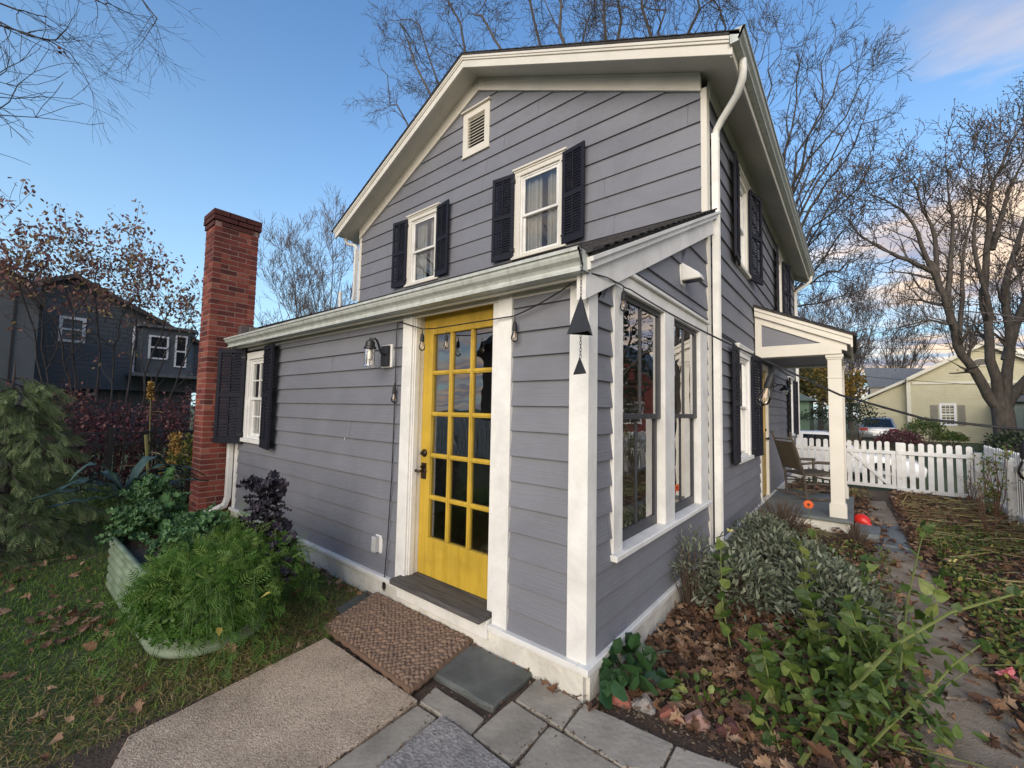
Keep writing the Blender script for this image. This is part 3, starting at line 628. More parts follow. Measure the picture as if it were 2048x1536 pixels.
def slabpoly(name,pts,mat,z0,z1,label=None,cat='paving stone',group=None,kind=None,bev=.006,wob=.004):
    P=[np.array(p,float)[:2] for p in pts]; Q=[]
    for i in range(len(P)):
        a,b=P[i],P[(i+1)%len(P)]; k=max(1,int(np.linalg.norm(b-a)/.09)); t=(b-a)/np.linalg.norm(b-a); nn=np.array([-t[1],t[0]])
        EDG.extend([a+(b-a)*random.random() for _ in range(int(np.linalg.norm(b-a)*70))])
        for j in range(k): Q.append(a+(b-a)*j/k+(nn*random.uniform(-wob,wob) if j else 0))
    mb=MB(); mb.prism([(q[0],q[1],z0) for q in Q],(0,0,z1-z0)); o=mb.build(name,mat,None,bevel=bev)
    if kind: o['kind']=kind
    else: tag(o,label,cat,group)
    return o
px=lambda *a:[PZ(x,y,0.015) for x,y in a]
slabpoly('concrete_slab',px((652,1276),(836,1402),(560,1600),(380,1740),(120,1740),(256,1475)),CONC,-.02,.022,'beige pebbly concrete slab beside the lawn below the doormat','paving slab')
slabpoly('stepping_stone',[(-.86,-.045),(-.33,-.035),(-.31,-.42),(-.80,-.435)],DARKST,-.01,.034,'thick dark slate stone against the house wall right of the doormat','stepping stone',wob=.01,bev=.012)
slabpoly('stepping_stone',px((672,1215),(735,1180),(790,1180),(775,1215),(700,1250)),DARKST,-.01,.016,'dark slate stone peeking out at the lawn side of the doormat','stepping stone',wob=.01)
G='bluestone pavers of the patio'
slabpoly('paver',px((871,1374),(969,1438),(942,1469),(838,1405)),BLUEST,-.02,.020,'small bluestone paver touching both the dark slate and the concrete slab',group=G)
slabpoly('paver',px((1073,1358),(1163,1404),(1124,1458),(1030,1400)),BLUEST,-.02,.019,'bluestone paver right of the dark slate beside the white foundation corner',group=G)
slabpoly('paver',px((1024,1402),(1096,1449),(1024,1528),(945,1471)),BLUEST,-.02,.021,'square bluestone paver directly below the dark slate stone',group=G)
slabpoly('paver',px((835,1410),(873,1435),(751,1540),(560,1700),(480,1700),(650,1540)),BLUEST,-.02,.018,'long narrow bluestone paver between the concrete slab and the rough granite',group=G)
slabpoly('paver',px((882,1436),(940,1474),(1019,1538),(1100,1620),(1000,1800),(520,1740),(756,1540)),GRAN,-.02,.03,'rough speckled granite paver at the bottom edge of the patio','paving stone',wob=.008)
slabpoly('paver',px((1168,1407),(1347,1489),(1320,1545),(1245,1536),(1127,1460)),BLUEST,-.02,.020,'large bluestone paver along the brick edging of the flower bed',group=G)
slabpoly('paver',px((1099,1452),(1122,1465),(1248,1541),(1420,1660),(1250,1760),(1105,1618),(1030,1533)),BLUEST,-.02,.019,'bluestone paver at the bottom edge between granite and large paver',group=G)
slabpoly('paver',px((1352,1492),(1500,1545),(1640,1660),(1440,1660),(1325,1548)),BLUEST,-.02,.0195,'bluestone paver at the bottom edge under the gravel',group=G)
mb=MB(); mb.prism([(-1.6,-.03,-.011),(.9,-.03,-.011),(1.6,-2.6,-.011),(-1.6,-2.6,-.011)],(0,0,.010)); tag(mb.build('joint_soil',SOIL),kind='structure')
# garden path
Lp=[(1.36,8.3),(1.33,6.2),(1.34,4.6),(1.36,3.4),(1.38,2.3),(1.41,1.23),(1.44,.63),(1.5,-.2),(1.55,-.8)]
Rp=[(1.62,8.5),(1.69,6.3),(1.72,4.7),(1.80,3.5),(1.85,2.5),(1.83,1.5),(1.86,.9),(1.95,-.1),(2.0,-.8)]
for i in range(len(Lp)-1):
    a,b,c,d=[np.array(q) for q in (Lp[i],Rp[i],Rp[i+1],Lp[i+1])]; e=.008
    blue=i==2
    slabpoly('path' if not blue else 'path',[a+(0,-e),b+(0,-e),c+(0,e),d+(0,e)],SLATE if i in (1,) else PATHM,-.02,.012+.001*(i%3),kind='structure',wob=.003)
slabpoly('stepping_stone',px((1768,1068),(1808,1072),(1818,1100),(1764,1092)),SLATE,-.0,.035,'blue grey slate slab lying on the garden path near the porch','stepping stone')
slabpoly('porch_step',[(1.18,4.95),(1.42,5.0),(1.45,5.55),(1.18,5.6)],SLATE,-.02,.10,'thick blue slate step beside the porch floor corner','step')
# ---------------- doormat: rows of braided rope lumps
mat=thing('doormat','woven brown rope doormat lying in front of the yellow door','doormat',(-1.3,-.3,0))
a,b,c,d=[PZ(x,y,.035) for x,y in ((752,1190),(652,1255),(822,1380),(942,1284))]
def ell(nu=6,nv=4):
    V=[];F=[]
    for j in range(nv+1):
        th=math.pi*j/nv
        for i in range(nu):
            ph=2*math.pi*i/nu; V.append((math.cos(th),math.sin(th)*math.cos(ph),math.sin(th)*math.sin(ph)))
    for j in range(nv):
        for i in range(nu): F.append((j*nu+i,j*nu+(i+1)%nu,(j+1)*nu+(i+1)%nu,(j+1)*nu+i))
    return np.array(V),F
ROPE=M('coir_rope',[(.17,.105,.068),(.31,.205,.14),(.44,.31,.22)],.95,60.,.8,250,attr=True)
pos=[];dr=[]
nu,nv=13,23
for i in range(nu):
    for j in range(nv):
        for s in (0,1):
            u=(i+.25+.5*s)/nu; v=(j+(.5 if s else 0)+.25)/nv
            p=a+(b-a)*u+(d-a)*v*1.0+((c-b)-(d-a))*u*v; t=nrm(d-a); q=nrm(b-a)
            pos.append(p+rng.normal(size=3)*.002); dr.append(t+q*(.75 if s else -.75))
pos=np.array(pos);pos[:,2]=.036+rng.normal(size=len(pos))*.003; dr=np.array(dr); dr[:,2]=0
leaves('weave',ell(),pos,dr,np.tile([0,0,1.],(len(pos),1)),np.full(len(pos),.031),ROPE,mat,W=np.full(len(pos),.0175),tint=.42+.10*rng.random(len(pos))-.10*(np.arange(len(pos))%2),smooth=True)
mb=MB(); pts=[]
for p,q in ((a,b),(b,c),(c,d),(d,a)):
    for k in range(26):
        pp=p+(q-p)*k/26; pts.append((pp[0],pp[1],.034+.004*math.sin(k*2.4)))
pts.append(pts[0]); mb.tube(pts,[.02+.004*math.sin(i*2.1) for i in range(len(pts))],8); mb.build('braided_edge',ROPE,mat,smooth=True)
mb=MB(); mb.prism([(p[0],p[1],.024) for p in (a,b,c,d)],(0,0,.008)); mb.build('backing',SOIL,mat)
# ---------------- brick edging
EB=M('garden_brick',[(.22,.07,.05),(.32,.12,.09),(.40,.22,.18)],.9,12.,.6,60,contrast=.7)
for (x,y,lab,mm) in ((1238,1400,'dull red brick corner sticking out of the bed next to the house corner',EB),(1285,1412,'brown stone lump between the first edging bricks',GRAN),(1340,1432,'orange red edging brick tilted at the front of the bed',EB),(1392,1446,'pale pinkish edging brick at the front of the bed',M('pale_brick',[(.30,.17,.14),(.42,.28,.25)],.9,9.,.5)),(1455,1462,'dark blackened edging brick, rightmost at the front of the bed',M('dark_brick',[(.06,.03,.028),(.22,.07,.06)],.9,6.,.5))):
    p=PZ(x,y,.01); mb=MB(); t=.25+random.uniform(-.2,.2); u=nrm((math.cos(t),math.sin(t),.75)); w_=nrm((-.75*math.cos(t),-.75*math.sin(t),1)); v=nrm(np.cross(w_,u))
    mb.ob(p-u*.045-v*.03-w_*.05,u*.10,v*.06,w_*.09); tag(mb.build('edging_brick',mm,None,bevel=.008),lab,'brick','bricks edging the flower bed')
# ---------------- grass, litter
GRASS=M('grass_blades',[(.055,.13,.014),(.10,.21,.028),(.16,.24,.045),(.28,.22,.09),(.42,.31,.16)],.75,6.,attr=True,trans=.25)
N_=84000
gxy=np.stack([rng.uniform(-7.5,-1.5,N_),-.06-3.9*rng.random(N_)**1.15],1)
gx_=-1.5-7*rng.random(N_)**1.5; gxy[:,0]=gx_
edge=np.array([PZ(652,1276)[0],0]);
def in_slab(p): # inside concrete region: right of the line (-1.65,-.62)->(-1.53,-1.67)
    return (p[:,0]>-1.66+(-.62-p[:,1])*.115)
k=~in_slab(gxy)|((gxy[:,1]>-.55)&(gxy[:,0]<-2.05)); k&=~((gxy[:,0]>-4.2)&(gxy[:,0]<-2.1)&(gxy[:,1]>-1.42)&(gxy[:,1]<-.82)); k&=~((gxy[:,0]<-4.9)&(gxy[:,1]<-1.2)&(gxy[:,1]>-2.9)&(rng.random(N_)<.7))
gxy=gxy[k]; nn=len(gxy)
dry=np.clip(1.35-(-gxy[:,0]-1.55)*1.0,0,1)*np.clip(1.3-np.abs(gxy[:,1]+1.4)*.4,0,1); dry=np.maximum(dry,np.clip((gxy[:,1]+.75)*1.6,0,.8)*np.clip((gxy[:,0]+3.4),0,1))
pat=.5+.5*np.sin(gxy[:,0]*5.1+1)*np.sin(gxy[:,1]*6.3)
tint=np.clip(.20+.25*rng.random(nn)+dry*.5*rng.random(nn)**.6+.12*pat*rng.random(nn)+(rng.random(nn)<.06)*.4,0,1)
pos=np.column_stack([gxy,np.full(nn,-.012)]); d=rdir(nn,1.6); d[:,2]=np.abs(d[:,2]); flat=(rng.random(nn)<.25+.5*dry); d[flat,2]*=.18
leaves('lawn_grass',T_BLADE,pos,d,rdir(nn),rng.uniform(.025,.06,nn),GRASS,None,W=rng.uniform(.06,.12,nn),tint=tint)['kind']='stuff'
LITTER=M('fallen_leaf',[(.045,.026,.018),(.10,.052,.030),(.17,.085,.045),(.25,.145,.08),(.36,.24,.15)],.8,25.,.3,60,attr=True,trans=.12)
def litter(name,P,size,zmax=.03,tb=(0,1),T=T_MAPLE,mat=LITTER):
    n=len(P); pos=np.column_stack([P,rng.random(n)*zmax+.004]); a=rng.random(n)*6.283; d=np.stack([np.cos(a),np.sin(a),rng.normal(size=n)*.35],1); nn_=rdir(n)*.45+np.array([0,0,1.])
    sz=size[0]+(size[1]-size[0])*rng.random(n)**1.5; tn_=np.clip(rng.uniform(tb[0],tb[1],n),0,1)
    if T is not T_MAPLE: o=leaves(name,T,pos,d,nn_,sz,mat,None,tint=tn_); o['kind']='stuff'; return o
    nn_=rdir(n)*rng.choice([.15,.5,.95],n)[:,None]+np.array([0,0,1.]); kk=rng.integers(0,4,n); VV=[];FF=[];TT=[];o=0
    for q,TT_ in enumerate((T_MAPLE,T_M2,T_M3,T_M4)):
        m=kk==q; V,F=scatter(TT_,pos[m],d[m],nn_[m],sz[m]); VV.append(V); FF+=[tuple(i+o for i in f) for f in F]; o+=len(V); TT.append(np.repeat(tn_[m],len(TT_[1])))
    ob=npmesh(name,np.concatenate(VV),FF,mat,None,np.concatenate(TT)); ob['kind']='stuff'; return ob
def region(n,x0,x1,y0,y1,f=None):
    P=np.stack([rng.uniform(x0,x1,n),rng.uniform(y0,y1,n)],1); return P if f is None else P[f(P)]
P=np.concatenate([region(3600,.06,1.36,.25,3.2,lambda p:(p[:,1]>1.0+.35*np.sin(p[:,0]*7))|(rng.random(len(p))<.45)),region(2600,.06,1.36,2.8,9.8),region(500,.1,1.4,.1,1.0),region(260,1.36,1.9,.0,8.5,lambda p:(p[:,0]<1.44)|(p[:,0]>1.74)|(rng.random(len(p))<.16))])
litter('fallen_leaves',P,(.028,.105),.06)
P=np.concatenate([region(700,1.38,1.9,.0,6.5,lambda p:rng.random(len(p))<np.clip(np.abs(p[:,0]-1.62)*3.4,.08,1)),region(3800,1.82,3.06,.0,9.9),region(900,1.7,2.2,4.5,9.9)]); litter('fallen_leaves',P,(.03,.10),.06,(.1,1))
P=np.concatenate([region(150,-5,-1.6,-2.6,-.3),region(50,-3.6,-2.9,-1.95,-1.5),region(90,-5.4,-1.8,-.16,-.02),region(130,-1.7,-.86,-.07,-.01),region(30,-.86,.1,-.06,-.02),region(14,-1.6,-.9,-2.,-.66)*0+np.array([-3.5,-2.1])+rng.normal(size=(14,2))*.3,region(60,-6.2,-4.4,-2.2,-1.5)])
litter('fallen_leaves',P,(.04,.085),.02,(.35,1))
# small scraps and mulch
MULCH=M('mulch_scraps',[(.04,.025,.016),(.10,.06,.035),(.17,.115,.07),(.26,.21,.15)],.9,30.,attr=True)
P=np.concatenate([region(9000,.05,1.42,.02,2.0),region(5000,1.85,3.0,0,5),region(1500,-1.7,.3,-1.6,-.02,lambda p:rng.random(len(p))<.1)])
litter('mulch',P,(.012,.035),.02,(0,1),T_QUAD,MULCH)
P=region(5200,-2.9,-1.5,-2.3,-.2,lambda p:~in_slab(p)&(rng.random(len(p))<1.2+(p[:,0]+1.5)*.75)); litter('dry_clippings',P,(.02,.055),.02,(.2,.9),T_BLADE,MULCH)
P=np.array(EDG); P=P+rng.normal(size=P.shape)*.006; litter('joint_debris',P,(.008,.028),.026,(0,.75),T_QUAD,MULCH)
# green groundcover right of the path and dry cut stalks
GC=M('groundcover_leaf',[(.04,.08,.014),(.08,.14,.025),(.15,.20,.045),(.30,.27,.07)],.6,12.,attr=True,trans=.3)
P=np.concatenate([region(9500,1.88,3.05,.2,6.5,lambda p:(np.sin(p[:,0]*4)+np.sin(p[:,1]*2.3+1)+rng.normal(size=len(p))*.5)>.0),region(900,.9,1.5,.3,4.5)]); n=len(P)
pos=np.column_stack([P,rng.uniform(.01,.11,n)]); leaves('groundcover',T_OVAL,pos,rdir(n,.2),rdir(n,1.5),rng.uniform(.025,.06,n),GC,None,W=rng.uniform(.04,.08,n))['kind']='stuff'
STRAW=M('dry_straw',[(.22,.20,.07),(.34,.30,.12),(.42,.34,.17),(.16,.10,.05)],.8,9.,attr=True,trans=.2)
P=np.concatenate([region(620,1.75,3.0,5.2,9.3),region(150,1.9,3.0,1.2,5.2)]); n=len(P); pos=np.column_stack([P,rng.uniform(.02,.12,n)]); a=rng.normal(0,.5,n)+.3; d=np.stack([np.cos(a),np.sin(a),rng.normal(size=n)*.12],1)
leaves('cut_stalks',T_BLADE,pos,d,rdir(n,1),rng.uniform(.15,.45,n),STRAW,None,W=rng.uniform(.12,.3,n))['kind']='stuff'
# yellow strap-leaf clump behind the porch
def strap(name,label,c,n,L,h,mat=STRAW,cat='plant'):
    t=thing(name,label,cat,c); a=rng.random(n)*6.283; r=rng.random(n)*.5
    V=[];F=[]
    for i in range(n):
        dx,dy=math.cos(a[i]),math.sin(a[i]); l=L*(.6+.5*rng.random()); b=len(V); w=.008
        for k in range(5):
            s=k/4; p=np.array(c)+np.array([dx*l*s*(.25+.6*s),dy*l*s*(.25+.6*s),h*(1.6*s-1.35*s*s)*(.6+.6*r[i])]); V+= [p+np.array([-dy,dx,0])*w*(1-s*.8),p-np.array([-dy,dx,0])*w*(1-s*.8)]
        F+=[(b+2*k,b+2*k+1,b+2*k+3,b+2*k+2) for k in range(4)]
    npmesh('blades',V,F,mat,t,np.repeat(rng.random(n)*.6,4)); return t
strap('daylily_clump','yellow strap leaved clump drooping beside the porch behind the post',(1.15,8.6,0),110,.55,.42)
strap('daylily_clump','brown and yellow strap leaved clump in front of the porch foundation',(.75,4.75,0),110,.42,.22)
strap('daylily_clump','low yellow strap leaves against the house wall behind the rocking chair',(.35,8.0,0),90,.45,.35)
# ================================================================ PLANTER
PG=M('pale_green_paint',[(.15,.21,.13),(.23,.30,.20),(.28,.35,.25)],.55,3.,.2,30,stain=(5.,.3))
tx0,tx1,ty0,ty1,th_=-4.2,-2.05,-1.45,-.78,.45
pt=thing('trough_planter','pale green ribbed oval stock tank planter overflowing with kale and carrot tops','planter',((tx0+tx1)/2,(ty0+ty1)/2,0))
def stad(off,n=14):
    r=(ty1-ty0)/2+off; cy=(ty0+ty1)/2; cx0,cx1=tx0+(ty1-ty0)/2,tx1-(ty1-ty0)/2; o=[]
    for i in range(n+1): an=-math.pi/2+math.pi*i/n; o.append((cx1+r*math.cos(an),cy+r*math.sin(an)))
    for i in range(n+1): an=math.pi/2+math.pi*i/n; o.append((cx0+r*math.cos(an),cy+r*math.sin(an)))
    return o
prof=[(-.03,.0),(.012,.0),(.016,.02),(.006,.035)]
for k in range(5):
    z=.06+k*.072; prof+=[(.0,z),(.014,z+.012),(.014,z+.028),(.0,z+.04),(-.002,z+.06)]
prof+=[(.0,.42),(.022,.425),(.026,.44),(.015,.452),(-.01,.452),(-.014,.43),(-.02,.34)]
V=[];m=len(stad(0))
for off,z in prof: V+=[(x,y,z) for x,y in stad(off)]
npmesh('tank_wall',V,[(j*m+i,j*m+(i+1)%m,(j+1)*m+(i+1)%m,(j+1)*m+i) for j in range(len(prof)-1) for i in range(m)],PG,pt,smooth=True)
mb=MB(); mb.prism([(x,y,.33) for x,y in stad(-.016)],(0,0,.05)); mb.build('potting_soil',SOIL,pt)
CARROT=M('carrot_foliage',[(.045,.12,.016),(.085,.20,.028),(.12,.24,.04),(.20,.30,.065),(.30,.28,.08)],.55,9.,attr=True,trans=.35)
KALE=M('curly_kale_leaf',[(.04,.10,.035),(.08,.18,.06),(.15,.28,.11)],.6,14.,.4,60,attr=True,trans=.2)
PURP=M('purple_kale_leaf',[(.012,.010,.018),(.022,.017,.03),(.045,.035,.055)],.6,20.,.3,attr=True)
LAC=M('lacinato_leaf',[(.022,.055,.050),(.045,.095,.085),(.08,.14,.12)],.6,25.,1.,55,attr=True,trans=.1)
def carrot(label,c,R,n,droop=.35):
    t=thing('carrot_plant',label,'plant',c,group='feathery plants in the green planter'); mb=MB(); P=[];D=[];c=np.array(c,float)
    for i in range(n):
        a=rng.random()*6.283; r=math.sqrt(rng.random()); L=R[2]*(.75+.5*rng.random()); out=np.array([math.cos(a)*R[0]*r,math.sin(a)*R[1]*r,0]); b=c+out*.25
        top=b+np.array([out[0]*.75,out[1]*.75,L*(1-.45*r*r)]); mid=(b+top)/2+np.array([0,0,L*.22]); tip=top+out*.4-np.array([0,0,L*droop*r*(1.3 if droop>1 else 1)])
        pts=[b,mid,top,tip]; mb.tube(pts,[.004,.003,.0025,.001],3,False)
        for k in range(16):
            s=.25+.75*k/15; j=min(2,int(s*3)); q=pts[j]+(pts[j+1]-pts[j])*(s*3-j); P.append(q+rng.normal(size=3)*.02); dd=nrm(pts[j+1]-pts[j]); D.append(nrm(dd*.6+nrm(np.cross(dd,rng.normal(size=3)))*.8+np.array([0,0,-.1])))
    mb.build('stalks',CARROT,t); n=len(P); P=np.array(P); D=np.array(D)
    leaves('foliage',T_FERN,P,D,rdir(n,.9),rng.uniform(.06,.12,n),CARROT,t,tint=np.clip(rng.random(n)*.6+.1+(P[:,2]-c[2])*.5,0,1))
carrot('bright green feathery carrot tops at the near end of the planter',(-2.28,-1.12,.38),(.42,.34,.26),80,.6)
carrot('feathery green carrot tops hanging over the rounded near end of the planter',(-2.05,-1.28,.40),(.40,.34,.20),90,1.7)
carrot('dense feathery carrot tops drooping over the doormat side rim of the planter',(-2.1,-1.0,.40),(.42,.40,.24),80,1.6)
carrot('feathery green carrot tops at the house side of the planter',(-2.45,-.9,.40),(.40,.30,.30),50,.6)
carrot('feathery green carrot tops in the middle of the planter',(-3.1,-.98,.38),(.30,.18,.25),40)
n=6500; v=rdir(n,.1); c_=np.array([-2.22,-1.17,.34]); P=c_+v*np.array([.46,.44,.27])*(.72+.28*rng.random(n))[:,None]; P=P[P[:,2]>.10]; n=len(P)
leaves('nasturtium_leaves',T_OVAL,P,rdir(n,-.2),rdir(n,.6)+(P-c_)*2,rng.uniform(.02,.045,n),CARROT,pt,W=rng.uniform(.03,.06,n),tint=np.clip(rng.random(n)*.55,0,1))
def kale(name,label,c,h,R,n,mat,size,grp='kale plants in the green planter'):
    t=thing(name,label,'kale plant',c,group=grp); c=np.array(c,float); mb=MB(); mb.tube([c,c+np.array([.01,.01,h*.5]),c+np.array([.0,.02,h])],[.014,.013,.008],6); P=[];D=[];NN=[]
    for i in range(n):
        a=i*2.4; f=(i/n); zc=h*(.35+.6*f); el=-.25+1.15*f; L=R*(1.1-.5*f); b=c+np.array([0,0,zc]); dd=np.array([math.cos(a)*math.cos(el),math.sin(a)*math.cos(el),math.sin(el)]); e=b+dd*L*.6; mb.tube([b,b+dd*L*.3+np.array([0,0,.01]),e],[.005,.004,.003],4,False)
        for k in range(5):
            off=rng.normal(size=3)*size*.35; P.append(e+off); D.append(dd+rng.normal(size=3)*.5-np.array([0,0,.2])); NN.append(np.array([0,0,1.])+dd*.4+rng.normal(size=3)*.35)
    mb.build('stems',mat,t,smooth=True); n_=len(P); leaves('leaves',T_KALE,np.array(P),np.array(D),np.array(NN),rng.uniform(.6,1.1,n_)*size,mat,t,smooth=False); return t
kale('curly_kale','curly green kale in the middle of the planter nearest the lawn',(-3.0,-1.05,.38),.20,.28,30,KALE,.10)
kale('curly_kale','curly green kale reaching toward the downspout',(-3.4,-1.0,.38),.12,.22,24,KALE,.10)
kale('curly_kale','broad curly green kale standing tallest at the far end of the planter',(-4.0,-1.15,.38),.40,.25,26,KALE,.11)
kale('curly_kale','small curly green kale by the green planter rim',(-3.75,-1.3,.38),.2,.22,18,KALE,.11)
kale('curly_kale','curly green kale pushing out between the carrot tops at the near end',(-2.55,-1.2,.38),.26,.26,26,KALE,.10)
kale('purple_kale','tall dark purple curly kale rising against the siding',(-2.35,-.80,.38),.64,.14,24,PURP,.10)
kale('purple_kale','low dark purple kale drooping at the house end of the planter',(-2.1,-.86,.30),.24,.18,14,PURP,.11)
# lacinato kale with long arched leaves
lk=thing('lacinato_kale','dark blue green long leaved kale arching at the far end of the planter','kale plant',(-4.35,-1.22,.1),group='kale plants in the green planter'); c=np.array((-4.45,-1.3,.66)); mb=MB(); mb.tube([c-(0,0,.62),c],[.022,.016],6); mb.build('stem',KALE,lk)
for i,(ty,hh,ln) in enumerate(((-.55,.55,.5),(-.42,.30,.62),(-.1,.62,.35),(.1,.55,.42),(.45,.62,.6),(.6,.25,.75),(-.3,.1,.6),(.3,.75,.5),(-.8,.45,.5),(.9,.5,.6),(-.2,.9,.4),(.15,.95,.45),(.7,.7,.65))):
    V=[];F=[];tt=[]; dirv=nrm((.25-.2*(i%3),ty*1.6+.01,0)); n=9
    for k in range(n):
        s=k/(n-1); p=c+dirv*ln*s+np.array([0,0,hh*(2.1*s-1.75*s*s)*.62]); w=.062*math.sin(math.pi*min(1,s*.93+.07))**.7; sd=np.cross(dirv,[0,0,1.]); cr2=.012*math.sin(k*9)
        V+=[p+sd*w+(0,0,.012+cr2),p,p-sd*w+(0,0,.012-cr2)]
    F=[(3*k+j,3*k+j+1,3*k+j+4,3*k+j+3) for k in range(n-1) for j in (0,1)]
    npmesh('leaf',V,F,LAC,lk,rng.random(len(F))*.6+.2,smooth=True)
# yellowing leaves
mb=MB(); P=np.array([PY(330,1085,-1.15),PY(350,1080,-1.15),PY(322,1095,-1.2),PY(437,1255,-1.52),PY(540,1185,-1.45)]); [leaves('yellow_leaf',T_MAPLE,P[i:i+1],rdir(1,-.3),rdir(1,1),np.full(1,.10 if i<3 else .035),M('yellow_leaf_m',[(.5,.38,.06),(.6,.5,.12)],.6,8.,trans=.3),pt,tint=None) for i in range(5)]
# ================================================================ RIGHT-HAND BED
SAGE=M('sage_leaf',[(.05,.066,.036),(.105,.128,.078),(.18,.205,.135),(.26,.285,.21)],.75,12.,attr=True,trans=.15)
GREEN=M('broad_leaf',[(.05,.10,.018),(.09,.155,.03),(.17,.25,.055),(.29,.34,.10),(.34,.30,.13)],.5,10.,.4,60,attr=True,trans=.35,stain=(28.,.35))
STEMG=M('green_stem',[(.10,.13,.03),(.17,.19,.05)],.6,8.); STEMR=M('reddish_stem',[(.10,.05,.03),(.18,.10,.06)],.7,8.)
TWIG=M('dry_twig',[(.05,.035,.025),(.12,.085,.06)],.9,9.)
def bush(name,label,c,R,n,L,mat,T=T_LONG,stems=40,smat=None,cat='bush',group=None,W=None,shell=.55,tr=(0,1),up=.3):
    c=np.array(c,float); t=thing(name,label,cat,(c[0],c[1],0),group=group); mb=MB(); tips=[]
    for i in range(stems):
        v=rdir(1,.6)[0]; v[2]=abs(v[2]); e=c+v*np.array(R)*(.65+.35*rng.random()); b=np.array([c[0]+v[0]*R[0]*.2,c[1]+v[1]*R[1]*.2,max(0,c[2]-R[2])]); m_=(b+e)/2+rng.normal(size=3)*.04*R[0]; mb.tube([b,m_,e],[.006,.004,.002],3,False)
    mb.build('stems',smat or TWIG,t)
    v=rdir(n,.5); v[:,2]=np.abs(v[:,2])*1.0-.1; r=(shell+(1-shell)*rng.random(n))**1.; lump=1+.12*np.sin(v[:,0]*9+c[0]*5)*np.cos(v[:,1]*8)
    P=c+v*np.array(R)*(r*lump)[:,None]; P=P[P[:,2]>.01]; n=len(P); d=(P-c)/np.array(R)+rdir(n)*.9; d[:,2]+=up
    tint=np.clip(rng.uniform(tr[0],tr[1],n),0,1); leaves('foliage',T,P,d,rdir(n,.8),rng.uniform(.6,1.15,n)*L,mat,t,W=None if W is None else rng.uniform(.7,1.2,n)*W,tint=tint); return t
G='sage bushes in the flower bed'
bush('sage_bush','grey green sage bush directly below the big studio window',(.42,1.75,.16),(.38,.5,.34),1500,.065,SAGE,group=G,W=.085)
bush('sage_bush','grey green sage bush in the middle of the bed before the porch',(.62,2.75,.12),(.55,.65,.36),2200,.065,SAGE,group=G,W=.085)
bush('sage_bush','broad grey green sage bush spilling toward the garden path',(.98,2.1,.12),(.42,.75,.32),2400,.065,SAGE,group=G,W=.085)
bush('sage_bush','farthest grey green sage bush beside the corner downspout',(.35,3.55,.12),(.34,.5,.36),1100,.06,SAGE,group=G,W=.085)
bush('lavender_bush','upright grey leaved shrub with bare stems against the studio wall',(.14,1.55,.3),(.16,.34,.38),420,.05,SAGE,stems=50,cat='shrub')
bush('dry_shrub','brown leafless wiry shrub at the near corner of the porch',(.4,4.6,.12),(.42,.45,.42),300,.02,TWIG,T=T_QUAD,stems=260,cat='shrub',up=.6)
bush('dry_shrub','small brown wiry tuft beside the porch step',(1.2,4.75,.05),(.16,.2,.26),120,.015,TWIG,T=T_QUAD,stems=110,cat='shrub',up=.6)
bush('violet_plant','low rounded dark green leaves at the white foundation corner',(.14,.28,.06),(.20,.26,.14),70,.12,M('violet_leaf',[(.015,.045,.016),(.03,.075,.025),(.05,.11,.04)],.4,8.,.2,attr=True),T=T_OVAL,stems=14,cat='plant',W=.26,up=-.1)
bush('violet_plant','low green seedlings between the fallen leaves beside the bricks',(.5,.42,.03),(.2,.22,.08),50,.06,GREEN,T=T_OVAL,stems=10,cat='plant',W=.09)
def stalk(name,label,pts,r,leafs,L,mat,smat,cat='plant',whorl=2,group=None,W=1.4,part=None,tr=(.0,.75)):
    pts=[np.array(p,float) for p in pts]; t=part or thing(name,label,cat,(pts[0][0],pts[0][1],0),group=group); mb=MB(); mb.tube(pts,[r*(1-.6*i/(len(pts)-1)) for i in range(len(pts))],6); mb.build('stem',smat,t,smooth=True)
    P=[];D=[]; n=len(pts)-1
    for i in range(leafs):
        s=(.15+.85*i/max(1,leafs-1))*n; j=min(n-1,int(s)); q=pts[j]+(pts[j+1]-pts[j])*(s-j); ax=nrm(pts[j+1]-pts[j]); a0=nrm(np.cross(ax,rng.normal(size=3)))
        for w in range(whorl): P.append(q); D.append((a0 if w%2==0 else -a0)+ax*.5+rng.normal(size=3)*.2+np.array([0,0,.1]))
    n=len(P); leaves('leaves',T_BROAD,np.array(P),np.array(D),rdir(n,1.2),rng.uniform(.45,1.05,n)*L,mat,t,W=rng.uniform(.6,1.1,n)*L*W,tint=rng.uniform(tr[0],tr[1],n)); return t
G='leafy green stalks among the sage'
for (x,y,z,x2,y2,z2,lab) in ((1462,1300,.02,1440,1075,.62,'tall leafy stalk standing in the bed in front of the studio window sill'),(1640,1240,.02,1600,1090,.52,'leafy stalk poking up through the middle of the sage'),(1640,1330,.02,1610,1160,.45,'shorter leafy stalk before the sage near the leaf litter'),(1720,1300,.02,1735,1120,.42,'leafy stalk at the path side of the sage'),(1560,1420,.02,1520,1270,.36,'short leafy stalk rising from the leaf litter left of the leaning bush'),(1800,1330,.02,1880,1150,.5,'leafy stalk leaning out over the garden path'),(1760,1400,.02,1700,1220,.45,'tall leafy stalk rising out of the middle of the leaning bush')):
    a=PZ(x,y,z);b=PZ(x2,y2,z2); stalk('leafy_stalk',lab,[a,(a*.6+b*.4)+rng.normal(size=3)*.02,b],.007,10,.12,GREEN,STEMG,group=G)
big=thing('leaning_bush','sprawling bright green bush with long leaning stems at the lower right','bush',(1.05,.55,0))
